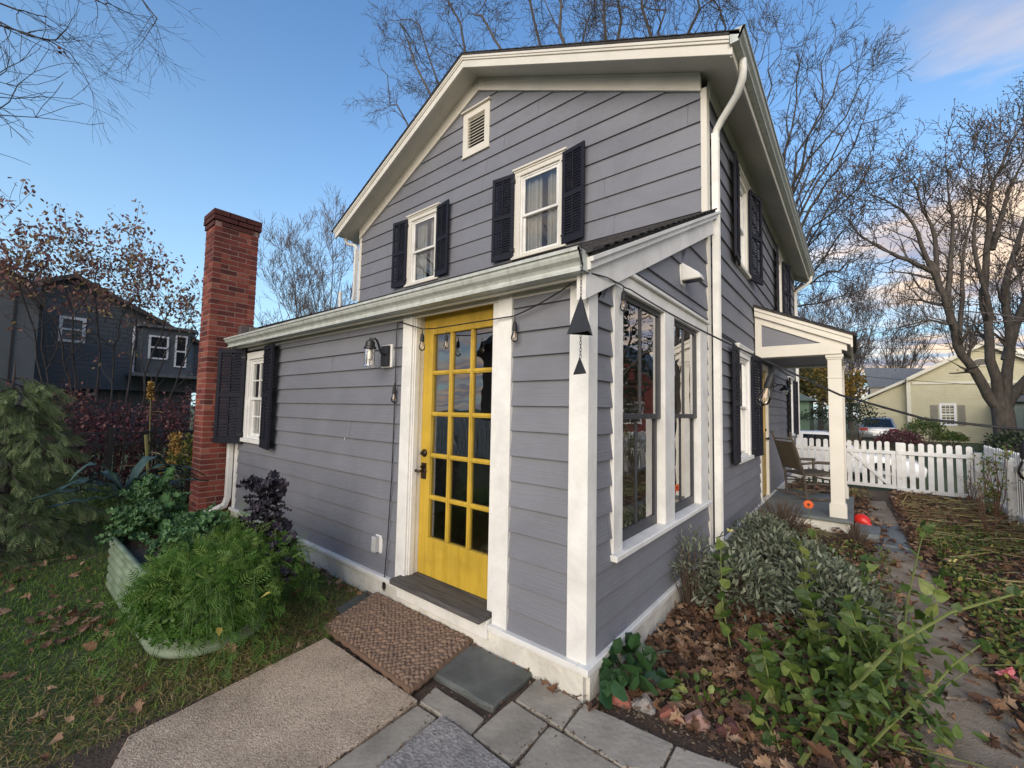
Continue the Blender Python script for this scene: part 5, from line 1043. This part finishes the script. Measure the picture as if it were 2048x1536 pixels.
# low yellowing shrubs under the conifer & round clump behind
bush('low_shrub','low yellow green shrub at the foot of the weeping conifer',(-6.6,-1.2,.15),(.7,.5,.35),900,.07,GREEN,T=T_OVAL,stems=40,cat='shrub',tr=(0,.8))
bush('low_shrub','yellowing shrub between the black fence and the chimney',(-7.2,-.15,.45),(.35,.35,.7),500,.07,M('yellowing_leaf',[(.08,.10,.02),(.20,.22,.03),(.34,.32,.05)],.6,8.,attr=True,trans=.4),T=T_OVAL,stems=40,cat='shrub',W=.1)
# red leaved large shrub
def crownleaves(T,name,mat,parent,n,L,Tm=T_OVAL,droop=-.6,tips=None,tr=(0,1),W=None,jit=.05):
    tp=T.tips if tips is None else tips; idx=rng.integers(0,len(tp),n); P=np.array([tp[i][0] for i in idx])+rng.normal(size=(n,3))*jit; d=rdir(n,0)+np.array([0,0,droop]); return leaves(name,Tm,P,d,rdir(n,.5),rng.uniform(.6,1.2,n)*L,mat,parent,W=None if W is None else rng.uniform(.7,1.2,n)*W,tint=rng.uniform(tr[0],tr[1],n))
def plant_tree(name,label,T,mat,loc,leafargs=None,cat='tree',group=None,thr=.05):
    t=thing(name,label,cat,loc,group=group)
    if any(s[2]>thr for s in T.seg): T.mesh('trunk',mat,t,part=lambda q:q[2]>thr)
    T.mesh('crown',mat,t,part=lambda q:q[2]<=thr)
    if leafargs: crownleaves(T,'leaves',parent=t,**leafargs)
    return t
REDL=M('red_autumn_leaf',[(.14,.06,.055),(.26,.12,.10),(.36,.20,.16),(.42,.34,.12)],.6,6.,attr=True,trans=.3)
T=Tree(); b0=np.array([-9.6,-.75,0.])
for (x,y,zz) in ((60,560,0),(130,520,0),(200,510,0),(270,545,0),(340,580,0),(395,640,0),(20,500,0),(100,600,0),(240,620,0),(330,680,0)):
    e=PX(x,y+25,-9.5+random.uniform(-.5,.5)); b=b0+np.array([random.uniform(-.2,.2),(e[1]-b0[1])*.35,0]); m1=b*.55+e*.45+np.array([0,0,.15]); T.limb([b,b*.8+e*.2+(0,0,.1),m1,e*.8+b*.2+(0,0,.1),e],.035,.010,lv=2,nch=3,L=.6,frm=.55,every=1,up=.06,wob=.35,spread=.9,rmin=.0035)
plant_tree('red_leaved_shrub','tall multi stemmed shrub with drooping dull red leaves before the dark house',T,BARK2,tuple(b0),dict(mat=REDL,n=4200,L=.08,W=.09,droop=-.9,jit=.07,tips=[t for t in T.tips if t[0][2]>3.1+rng.random()*.7 or rng.random()<.05]),cat='shrub',thr=.02)
# sorghum stalks
SG=M('sorghum_head',[(.25,.13,.03),(.42,.26,.07),(.5,.36,.12)],.85,30.,.5,attr=True)
for (x,y,x2,y2,Y,lab,hd_) in ((288,985,302,765,-.5,'tallest dry sorghum stalk with narrow brown seed head beside the hedge',0),(325,985,352,868,-.5,'dry sorghum stalk with plump golden seed head near the chimney',1),(300,1000,335,925,-.55,'short yellow corn stalk by the planter kale',1),(292,985,292,870,-.6,'pale cut corn stalk standing behind the dark kale',2)):
    a=PY(x,y+30,Y); a[2]=0; e=PY(x2,y2,Y); t=thing('dry_stalk',lab,'stalk',tuple(a),group='dry stalks beside the hedge'); mb=MB(); mb.tube([a,(a+e)/2+(.02,.02,0),e],[.012,.010,.006] if hd_<2 else [.02,.02,.024],6); mb.build('stem',STRAW,t)
    if hd_<2:
        n=260; s=rng.random(n); P=e-np.array([0,0,1.])*(s*.28)[:,None]+rng.normal(size=(n,3))*(.012+.022*hd_)*np.array([1,1,.4]); leaves('seed_head',T_OVAL,P,rdir(n,.8),rdir(n),np.full(n,.045),SG,t,W=np.full(n,.07))
    P=[];D=[]
    for k in range(4): P.append(a+(e-a)*(.2+.18*k)); D.append(np.array([math.cos(k*2.2),math.sin(k*2.2),.1]))
    leaves('leaf_blades',T_LONG,np.array(P),np.array(D),np.tile([0,0,1.],(4,1)),np.full(4,.38),STRAW,t,W=np.full(4,.16))
# ================================================================ TREES
# A: big tree behind the roof
Tree.wig=.016
T=Tree(); Y=14.5; base=np.array([-6.5,Y,0.]); fk=np.array([-6.2,Y,6.])
T.poly([base,(-6.4,Y,3),fk],.42,.34)
for x,y in ((775,150),(800,40),(830,90),(880,-60),(960,20),(1000,-90),(1080,-40),(1150,-110),(1230,-60),(1300,-100),(1380,-40),(1440,20),(1180,30),(1320,20),(900,110)):
    e=PY(x,y,Y+random.uniform(-1.5,1.5)); m_=fk*.45+e*.55+np.array([0,0,-.1])*np.linalg.norm(e-fk)+rng.normal(size=3)*.4
    T.limb([fk-(0,0,random.uniform(0,1.5)),fk*.8+m_*.2+(0,0,.3),m_,e*.75+m_*.25+(0,0,-.2),e],.17,.03,lv=3,nch=4,L=1.7,frm=.4,every=1,up=.02,wob=.55,spread=.95,rmin=.0095)
plant_tree('bare_tree','large leafless tree whose branches spread above the house roof',T,BARK,tuple(base),cat='tree',group='leafless trees')
# B: fan of branches behind the right eave
T=Tree(); Y=16.; base=np.array([-2.2,Y,0.]); fk=np.array([-2.0,Y,4.5]); T.poly([base,(-2.1,Y,2.5),fk],.3,.24)
for x,y in ((1500,60),(1560,110),(1610,90),(1650,110),(1700,130),(1735,150),(1720,210),(1755,240),(1700,290),(1740,330),(1690,370),(1720,420),(1660,430),(1700,520),(1690,590),(1640,520),(1580,200),(1640,260),(1530,90)):
    e=PY(x,y,Y+random.uniform(-1.5,1.5)); m_=fk*.5+e*.5+np.array([-.05,0,-.03])*np.linalg.norm(e-fk)+rng.normal(size=3)*.25
    T.limb([fk,fk*.75+m_*.25,m_,e*.6+m_*.4,e],.10,.016,lv=3,nch=3,L=.85,frm=.35,every=1,up=.05,wob=.4,spread=.65,rmin=.007)
plant_tree('bare_tree','leafless tree fanning out to the right of the roof edge',T,BARK,tuple(base),cat='tree',group='leafless trees')
# D: maple with thick trunk at the right
Tree.wig=.005
mp_=lambda x,y,w=13.:PD(x,y,w); T=Tree(); fk=mp_(2000,800); base=np.array([fk[0]+.1,fk[1],-.3])
T.poly([base,base+(0,0,.8),fk],.30,.235)
def LM(pts,r0,r1,**k):
    k.setdefault('L',.85); k.setdefault('lv',3); T.limb([mp_(*p) for p in pts],r0,r1,nch=3,up=.08,wob=.4,spread=.85,rmin=.008,**k)
LM([(1998,805),(1982,720),(1984,600),(1982,450),(1990,370),(2020,290)],.15,.03)
LM([(2008,805),(2012,700),(2005,580),(2030,490),(2060,420)],.15,.04)
LM([(1990,810),(1955,745),(1915,690),(1893,610),(1875,560)],.14,.08,lv=1)
LM([(1875,560),(1845,490),(1810,430),(1770,400),(1725,385)],.075,.014); LM([(1878,570),(1868,480),(1845,420),(1835,380),(1845,350)],.075,.014)
LM([(1893,610),(1900,520),(1905,430),(1895,380),(1905,340)],.08,.014); LM([(1915,690),(1925,600),(1930,500),(1945,420),(1942,350)],.075,.014)
LM([(1870,545),(1820,520),(1770,500),(1720,470),(1700,440)],.08,.015); LM([(2014,720),(2040,640),(2070,560),(2110,500)],.14,.03); LM([(2010,815),(2040,775),(2075,730),(2120,650)],.17,.05)
LM([(1984,640),(1960,560),(1950,450),(1965,380),(1975,320)],.08,.014); LM([(1900,650),(1860,640),(1820,650),(1780,660)],.05,.012,lv=2); LM([(1984,500),(2010,400),(2040,330),(2060,280)],.075,.014)
BUD=M('winged_seed',[(.05,.035,.03),(.14,.09,.06),(.22,.13,.07)],.8,8.,attr=True)
plant_tree('maple_tree','thick trunked leafless maple with seed clusters standing by the side fence',T,BARK,tuple(base),dict(mat=BUD,n=5200,L=.07,W=.09,droop=-.2,jit=.09),cat='tree',group='leafless trees')
# C: fine twigged tree left behind the chimney
def fantree(label,b,tg,r,mat,lv=3,L=1.4,leaf=None,grp='leafless trees',sp=.5,rmin=.01,name='bare_tree',nch=4):
    global T
    T=Tree(); b=np.array(b,float); fk=b+(0,0,np.mean([t[2] for t in tg])*.25); T.poly([b,fk],r,r*.85)
    for e in tg:
        e=np.array(e); m_=fk*.5+e*.5+rng.normal(size=3)*.2; T.limb([fk,fk*.7+m_*.3+(0,0,.3),m_,e],r*.5,r*.08,lv=lv,nch=nch,L=L,frm=.3,every=1,up=.14,wob=.25,spread=sp,rmin=rmin)
    plant_tree(name,label,T,mat,tuple(b),leaf,cat='tree',group=grp)
SL=M('sparse_leaf',[(.12,.06,.04),(.24,.13,.07)],.7,attr=True)
c=PD(650,700,17); c[2]=0
fantree('fine twigged tree with sparse brown leaves between chimney and house',c,[PD(x,y,17+random.uniform(-1,1)) for x,y in ((600,500),(575,530),(555,580),(640,505),(620,550),(560,620),(690,500),(665,490),(600,600),(710,540),(640,570),(590,560))],.14,BARK3,lv=3,L=.8,leaf=dict(mat=SL,n=2600,L=.06,jit=.06),rmin=.006,sp=.65)
for i,(x,w_,tops,lab,mt,lf) in enumerate(((1700,55,((1690,640),(1720,620),(1750,640),(1670,660),(1740,670)),'distant leafless tree above the grey roof beside the porch',BARK2,None),(1800,60,((1780,650),(1820,630),(1850,650),(1880,660),(1760,680)),'distant leafless tree above the yellow house gable left slope',BARK2,None),(1930,55,((1900,560),(1940,520),(1960,600),(1880,620)),'distant leafless tree directly behind the maple trunk',BARK2,None),(2060,45,((2020,420),(2050,350),(2100,400),(2030,520),(2045,600)),'tall leafless tree at the right picture edge behind the maple',BARK2,None),(1640,50,((1620,660),(1650,640),(1600,690),(1680,690)),'distant leafless tree above the porch roof',BARK2,None))):
    b=PD(x,800,w_); b[2]=-.2; fantree(lab,b,[PD(a,c_,w_+random.uniform(-3,3)) for a,c_ in tops],.3,mt,lv=3,L=2.6,rmin=.02,sp=.7,nch=4)
# yellow foliage trees beyond the porch
YL=M('yellow_autumn_leaf',[(.08,.06,.01),(.20,.13,.02),(.36,.22,.035),(.48,.30,.06)],.6,1.,attr=True,trans=.4)
def leafytree(name,label,c,R,n,L,mat,trunk=.15,cat='tree',group=None,tr=(0,1)):
    c=np.array(c,float); t=thing(name,label,cat,(c[0],c[1],0),group=group); T=Tree(); b=np.array([c[0],c[1],-.2]); T.poly([b,c-(0,0,R[2]*.3)],trunk,trunk*.6)
    for k in range(9): v=rdir(1,.6)[0]; T.grow(c-(0,0,R[2]*.5)+v*.1,v,max(R)*.8,trunk*.4,2,3,.05,.3,.7,.012)
    T.mesh('trunk',BARK2,t); cl=c+rdir(34)*np.array(R)*(.35+.6*rng.random(34))[:,None]; idx=rng.integers(0,34,n); P=cl[idx]+rng.normal(size=(n,3))*np.array(R)*.16; leaves('crown',T_OVAL,P,rdir(n),rdir(n,.5),rng.uniform(.6,1.2,n)*L,mat,t,W=np.full(n,L*1.3),tint=np.clip(rng.uniform(tr[0],tr[1],n)+np.repeat(rng.normal(0,.12,34)[None],1,0)[0][idx],0,1)); return t
for x,y,w_,rx,rz,lab,g_ in ((1640,765,40,3.2,2.6,'golden yellow leaved tree beyond the porch post',YL),(1590,770,38,2.6,2.4,'olive green tree beyond the house end wall',M('olive_leaf',[(.03,.035,.01),(.07,.075,.02),(.14,.12,.03),(.25,.17,.04)],.6,1.,attr=True,trans=.3)),(1700,775,50,3.4,2.4,'orange brown leaved tree left of the grey roof',YL)):
    c=PD(x,y,w_); leafytree('autumn_tree',lab,c,(rx,rx,rz),2600,.3,g_,group='autumn coloured trees')
DG=M('dark_evergreen_leaf',[(.010,.018,.010),(.022,.036,.018),(.045,.065,.028)],.6,3.,attr=True,trans=.1)
for x,y,w_,rx,rz,lab,m_ in ((1702,845,17,1.0,1.1,'dark evergreen shrub left of the silver SUV',DG),(1850,868,18,.75,.75,'loose green shrub below the yellow house window',GREEN),(1800,885,17,.8,.55,'dark reddish shrub beside the silver SUV',BARB),(1640,838,30,2.4,.8,'dark evergreen hedge beyond the white car',DG),(2035,905,11,.7,.6,'dark green shrub behind the side fence at the right edge',DG),(1900,880,19,.6,.4,'small green shrub under the taupe shutter',GREEN)):
    c=PD(x,y,w_); c[2]=max(c[2],rz*.7-.2); t=bush('garden_shrub',lab,c,(rx,rx,rz),1500,.09 if w_<25 else .16,m_,T=T_OVAL,stems=60,cat='shrub',W=.12 if w_<25 else .22,group='shrubs beyond the fence')
# ================================================================ CARS
CG=M('car_glass',[(.008,.010,.012)],.06,1.,spec=.9); TY=M('tyre_rubber',[(.015,.015,.016)],.85); RIM=M('alloy_rim',[(.35,.36,.38)],.3,metal=.8); TL=M('tail_light',[(.45,.015,.012)],.2); CHR=M('chrome_trim',[(.5,.5,.52)],.2,metal=.9)
def car(label,loc,rot,paint,prof,roofl,Wd=1.8,cat='car',name='parked_car',gh=.95):
    """prof: body outline (x,z) list from rear to front along the belt; roofl: cabin outline"""
    t=thing(name,label,cat,loc,rot,group='cars beyond the fence'); ROOT[t]=None; h=Wd/2
    def shell(out,w0,w1,zb,zt_):
        V=[];n=len(out)
        for s in (-1,1):
            for x,z in out: f=(z-zb)/(zt_-zb); V.append((x,s*(w0+(w1-w0)*max(0,f)),z))
        return V,[tuple(range(n))[::-1],tuple(range(n,2*n))]+[(i,(i+1)%n,n+(i+1)%n,n+i) for i in range(n)]
    V,F=shell(prof,h,h*.93,.3,gh); o=npmesh('body',V,F,paint,t,local=True); bv=o.modifiers.new('b','BEVEL'); bv.width=.06; bv.segments=3; bv.limit_method='ANGLE'; bv.angle_limit=.5; o.data.polygons.foreach_set('use_smooth',[True]*len(o.data.polygons))
    zt_=max(z for x,z in roofl); V,F=shell(roofl,h*.90,h*.72,gh-.05,zt_); c_=npmesh('cabin',V,F,paint,t,local=True); bv=c_.modifiers.new('b','BEVEL'); bv.width=.07; bv.segments=3; bv.limit_method='ANGLE'; bv.angle_limit=.4; c_.data.polygons.foreach_set('use_smooth',[True]*len(c_.data.polygons))
    xr,xt0,xt1,xf=roofl[0][0],roofl[1][0],roofl[2][0],roofl[3][0]
    def gl(name,P,nrm_):
        P=[np.array(p)+np.array(nrm_)*.006 for p in P]; mb=MB(); mb.prism(P,np.array(nrm_)*.006); mb.build(name,CG,t,local=True)
    zw0,zw1=gh+.03,zt_-.09; wy=lambda z:h*.90+(h*.72-h*.90)*((z-gh+.05)/(zt_-gh+.05)); lr=lambda z:xr+(xt0-xr)*(z-roofl[0][1])/(zt_-roofl[0][1]); lf=lambda z:xf+(xt1-xf)*(z-roofl[3][1])/(zt_-roofl[3][1])
    gl('rear_window',[(lr(zw0),-wy(zw0)+.1,zw0),(lr(zw0),wy(zw0)-.1,zw0),(lr(zw1),wy(zw1)-.12,zw1),(lr(zw1),-wy(zw1)+.12,zw1)],(-.95,0,.3)); gl('windscreen',[(lf(zw0),-wy(zw0)+.1,zw0),(lf(zw0),wy(zw0)-.1,zw0),(lf(zw1),wy(zw1)-.12,zw1),(lf(zw1),-wy(zw1)+.12,zw1)],(.9,0,.4))
    for s in (-1,1):
        a,b=lr(zw0)+.15,lf(zw0)-.12; a2,b2=lr(zw1)+.12,lf(zw1)-.1; m=(a+b)/2; 
        for u0,u1,v0,v1 in ((a,m-.04,a2,m-.04),(m+.04,b,m+.04,b2)): gl('side_window',[(u0,s*wy(zw0),zw0),(u1,s*wy(zw0),zw0),(v1,s*wy(zw1),zw1),(v0,s*wy(zw1),zw1)],(0,s,.25))
    x0,x1=prof[0][0],prof[-1][0]; xmin=min(x for x,z in prof); xmax=max(x for x,z in prof)
    for x in (xmin+.85,xmax-.85):
        for s in (-1,1):
            mb=MB(); mb.lathe([(.22,-.11),(.33,-.10),(.34,0),(.33,.10),(.22,.11)],(x,s*(h-.10),.34),20,(0,1,0)); w_=mb.build('wheel',TY,t,local=True,smooth=True); mb=MB(); mb.lathe([(0,.08),(.2,.085),(.22,.10),(.22,.0)],(x,s*(h-.10),.34),12,(0,s,0)); r_=mb.build('rim',RIM,w_,local=True)
    for s in (-1,1):
        mb=MB(); mb.box(xmin-.012,xmin+.12,min(s*(h-.42),s*(h-.03)),max(s*(h-.42),s*(h-.03)),gh-.17,gh-.04); mb.build('tail_light',TL,t,local=True,bevel=.01)
        mb=MB(); mb.ob((lf(zw0)-.2,s*(h*.9),gh+.0),(.12,0,0),(0,s*.2,0),(0,0,.12)); mb.build('wing_mirror',paint,t,local=True,bevel=.02)
    mb=MB(); mb.box(xmin-.02,xmin+.02,-.26,.26,.55,.67); mb.build('licence_plate',WHT,t,local=True); mb=MB(); mb.box(xmin-.03,xmin+.1,-h*.85,h*.85,.30,.44); mb.build('bumper',TY,t,local=True)
    return t
SIL=M('silver_paint',[(.36,.38,.40)],.28,1.,metal=.6,coat=.8); WHP=M('white_paint_car',[(.72,.73,.75)],.25,1.,coat=.8); RDP=M('red_paint_car',[(.45,.02,.02)],.25,1.,coat=.8)
suvP=[(-2.2,.35),(-2.28,.6),(-2.2,1.02),(0.9,1.03),(1.9,.92),(2.25,.7),(2.2,.35)]; suvR=[(-2.22,.98),(-1.75,1.62),(.2,1.62),(1.15,.98)]
a=PY(1757,860,30.5); car('silver SUV seen from behind parked before the yellow house',(a[0],30.5+2.2,-.1),math.radians(90),SIL,suvP,suvR,1.78,'SUV','parked_suv',1.02)
sedP=[(-2.25,.35),(-2.3,.6),(-2.2,.90),(-1.6,.93),(1.0,.90),(2.0,.76),(2.25,.6),(2.2,.35)]; sedR=[(-1.75,.88),(-.95,1.38),(.25,1.40),(1.15,.86)]
car('white car just behind the picket fence, seen between the rocking chair and porch post',(.35,13.1,-.25),math.radians(-2),WHP,sedP,sedR,1.75,'car','parked_car',.92)
a=PY(1592,845,36); car('red car far beyond the end of the house',(a[0]-1.2,36,-.2),math.radians(60),RDP,suvP,suvR,1.8,'car','parked_car',1.02)
# power lines
for i,(y0,y1,w0,w1,lab) in enumerate(((668,687,30,24,'upper utility wire crossing before the maple trunk'),(690,688,30,22,'middle utility wire crossing before the maple trunk'),(733,775,30,24,'lower utility wire crossing the yellow house'))):
    a,b=PD(1500,y0-8,w0),PD(2200,y1+4,w1); mb=MB(); mb.tube(sag(a,b,.35,12)+[b],.014,4); tag(mb.build('utility_wire',CAB),lab,'wire','utility wires')
# ================================================================ OVERHANGING TWIGS (upper left)
T=Tree(); b=PD(-700,900,6.5); b[2]=0; fk=PD(-620,120,6.3)
T.poly([b,b*.5+fk*.5,fk],.22,.14)
for k in range(7):
    v=rdir(1,.9)[0]; v[2]=abs(v[2])+.3; v[0]-=.6; T.grow(fk-(0,0,.15*k),v,2.4,.09,3,4,.05,.35,.8,.006)
for pl in ([(-620,120),(-250,20),(0,62),(90,92),(150,120)],[(-620,120),(-280,-60),(0,20),(60,40),(110,45)],[(-620,100),(-200,-160),(120,-90),(200,0),(235,15)],[(-600,60),(-100,-230),(200,-120),(270,-10),(310,45)],[(-620,120),(-200,0),(-40,30),(60,70),(120,70)]):
    T.limb([PD(x,y,6.3) for x,y in pl],.03,.006,lv=2,nch=3,L=.55,frm=.5,every=1,up=-.02,wob=.3,spread=.65,rmin=.0022)
plant_tree('bare_tree','leafless branches hanging into the upper left corner',T,BARK,tuple(b),dict(mat=M('brown_hanging_leaf',[(.14,.04,.03),(.22,.08,.04)],.7,attr=True),n=5,L=.08,W=.1,tips=[(PD(128,105,6.2),0)],jit=.03),cat='tree',group='leafless trees')
# ================================================================ WHAT THE GLASS REFLECTS (beyond the frame)
rh=thing('red_house','dark red barn like house with white trim across the side street','house',(12.5,26,0)); mb=MB(); mb.box(8.5,15,24,30,-.1,3.6); mb.prism([(8.5,24,3.6),(15,24,3.6),(11.75,24,6.2)],(0,6,0)); mb.build('wall',M('barn_red',[(.14,.02,.018),(.2,.03,.025)],.7,2.),rh)
mb=MB(); [mb.prism([(x0,23.6,3.4),(11.75,23.6,6.45),(11.75,23.6,6.2),(x0,23.6,3.15)],(0,6.8,0)) for x0 in (8.1,15.4)]; mb.build('roof',GRF,rh); simple_window(WF((0,24,0),(1,0,0),(0,-1,0)),10.2,11.6,3.3,4.5,rh,WV,.12,(3,2)); simple_window(WF((0,24,0),(1,0,0),(0,-1,0)),9.2,10.6,.8,2.2,rh,WV,.12,(2,2))
for c,R,lab in (((7.5,15,4.5),(2.2,2.2,4.2),'tall dark pine right of the yard beyond the side fence'),((13,17,5),(2.6,2.6,4.6),'second dark pine standing farther beyond the side fence')): leafytree('pine_tree',lab,c,R,5000,.22,DG,.2,group='dark pines')
wf_=thing('picket_fence','white picket fence closing the yard behind the viewer','fence',(-5,-7.5,0)); FW2=WF((0,-7.5,0),(1,0,0),(0,1,0)); mb=MB(); a=-14
while a<6: picket(mb,FW2,a,.05,1.25,.10,0,.02); a+=.16
mb.build('pickets',WHT2,wf_); mb=MB(); [FW2.bx(mb,-14,6,z,z+.08,-.04,-.001) for z in (.2,.95)]; mb.build('rail',WHT2,wf_)
bh=thing('brown_house','brown sided neighbour house behind the viewer','house',(-9,-16,0)); mb=MB(); mb.box(-15,-6,-22,-15,-.1,5); mb.prism([(-15,-15,5),(-6,-15,5),(-10.5,-15,7.6)],(0,-7,0)); mb.build('wall',M('brown_siding',[(.10,.075,.06),(.14,.105,.085)],.8),bh); simple_window(WF((0,-15,0),(1,0,0),(0,1,0)),-9.5,-8.3,2.8,4.2,bh,WV,.1,(2,2)); mb=MB(); [mb.prism([(x0,-14.6,4.8),(-10.5,-14.6,7.85),(-10.5,-14.6,7.65),(x0,-14.6,4.6)],(0,-8,0)) for x0 in (-15.5,-5.5)]; mb.build('roof',GRF,bh)
fantree('large leafless tree standing behind the viewer',(-3.5,-10,0),[(-7,-10,9),(-5,-11,11),(-3,-9,12),(-1,-11,11),(1,-10,9),(-6,-8,7),(0,-8,8),(-9,-10,8)],.35,BARK,lv=2,L=2.2,rmin=.012,sp=.8,nch=4)
# ================================================================ SKY, SUN, EXPOSURE
SUN_EL,SUN_AZ=math.radians(14),math.radians(163)      # azimuth from +Y towards +X
w=bpy.data.worlds.new('World'); S.world=w; w.use_nodes=True; nt=w.node_tree; N=nt.nodes; L=nt.links
for n in list(N): N.remove(n)
out=N.new('ShaderNodeOutputWorld'); bg=N.new('ShaderNodeBackground'); sky=N.new('ShaderNodeTexSky'); sky.sky_type='NISHITA'; sky.sun_disc=False
sky.sun_elevation=SUN_EL; sky.sun_rotation=SUN_AZ; sky.air_density=1.0; sky.dust_density=.3; sky.ozone_density=2.5
def math_(op,a,b=None,c=None,clamp=False):
    n=N.new('ShaderNodeMath'); n.operation=op; n.use_clamp=clamp
    for i,v in enumerate((a,b,c)):
        if v is None: continue
        if isinstance(v,(int,float)): n.inputs[i].default_value=v
        else: L.new(v,n.inputs[i])
    return n.outputs[0]
tc=N.new('ShaderNodeTexCoord'); sp=N.new('ShaderNodeSeparateXYZ'); L.new(tc.outputs['Generated'],sp.inputs[0])
x,y,z=sp.outputs
zz=math_('ADD',math_('MAXIMUM',z,0.),.12)
cv=N.new('ShaderNodeCombineXYZ'); L.new(math_('DIVIDE',x,zz),cv.inputs[0]); L.new(math_('DIVIDE',y,zz),cv.inputs[1])
mp=N.new('ShaderNodeMapping'); mp.inputs['Rotation'].default_value=(0,0,.5); mp.inputs['Scale'].default_value=(.55,1.3,1); mp.inputs['Location'].default_value=(3.25,1.55,0); L.new(cv.outputs[0],mp.inputs[0])
nz=N.new('ShaderNodeTexNoise'); nz.inputs['Scale'].default_value=1.1; nz.inputs['Detail'].default_value=7; nz.inputs['Roughness'].default_value=.55; L.new(mp.outputs[0],nz.inputs[0])
# cloud cover grows towards the +X side (right of the view and behind the camera)
side=math_('MULTIPLY_ADD',x,1.8,.80,clamp=True)
back=math_('MULTIPLY',math_('MULTIPLY_ADD',y,-1.3,.1,clamp=True),1.)  # unseen warm clouds behind the camera, added to offset the blue skylight
cover=math_('MAXIMUM',side,back)
low=math_('SUBTRACT',1.2,math_('MULTIPLY',z,.85),clamp=True)
m=math_('MULTIPLY',math_('MULTIPLY',cover,low),1.)
thr=math_('SUBTRACT',.78,math_('MULTIPLY',m,.47))
dens=math_('MULTIPLY',math_('SUBTRACT',nz.outputs['Fac'],thr),5.5,clamp=True)
n2=N.new('ShaderNodeTexNoise'); n2.inputs['Scale'].default_value=3.; n2.inputs['Detail'].default_value=5; L.new(mp.outputs[0],n2.inputs[0])
cr_=N.new('ShaderNodeValToRGB'); e=cr_.color_ramp.elements; e[0].position=.38; e[0].color=(1.8,2.0,2.7,1); e[1].position=.62; e[1].color=(4.9,3.8,2.9,1); L.new(n2.outputs['Fac'],cr_.inputs[0])
mx=N.new('ShaderNodeMix'); mx.data_type='RGBA'; L.new(dens,mx.inputs['Factor']); 
tn=N.new('ShaderNodeMix'); tn.data_type='RGBA'; tn.blend_type='MULTIPLY'; tn.inputs['Factor'].default_value=1; L.new(sky.outputs[0],tn.inputs['A']); tn.inputs['B'].default_value=(.74,1.0,1.22,1)
hz=N.new('ShaderNodeMix'); hz.data_type='RGBA'; L.new(tn.outputs['Result'],hz.inputs['A']); hz.inputs['B'].default_value=(2.75,3.8,4.15,1)
L.new(math_('MULTIPLY',math_('POWER',math_('SUBTRACT',1.,math_('MAXIMUM',z,0.),clamp=True),2.5),.92),hz.inputs['Factor'])
L.new(hz.outputs['Result'],mx.inputs['A']); L.new(cr_.outputs[0],mx.inputs['B'])
L.new(mx.outputs['Result'],bg.inputs['Color']); bg.inputs['Strength'].default_value=.125; L.new(bg.outputs[0],out.inputs[0])
sl=bpy.data.lights.new('sun','SUN'); sl.energy=2.5; sl.angle=math.radians(60); sl.color=(1,.88,.73)
so=bpy.data.objects.new('sun',sl); COL.objects.link(so)
sdv=Vector((math.sin(SUN_AZ)*math.cos(SUN_EL),math.cos(SUN_AZ)*math.cos(SUN_EL),math.sin(SUN_EL))); so.rotation_euler=sdv.to_track_quat('Z','Y').to_euler(); so.location=(0,0,30)
vs=S.view_settings; vs.view_transform='Standard'; vs.look='None'; vs.gamma=1; vs.exposure=.97
S.render.engine='CYCLES'; S.cycles.max_bounces=6; S.cycles.transparent_max_bounces=12; S.cycles.diffuse_bounces=3
S.render.resolution_x=1024; S.render.resolution_y=768
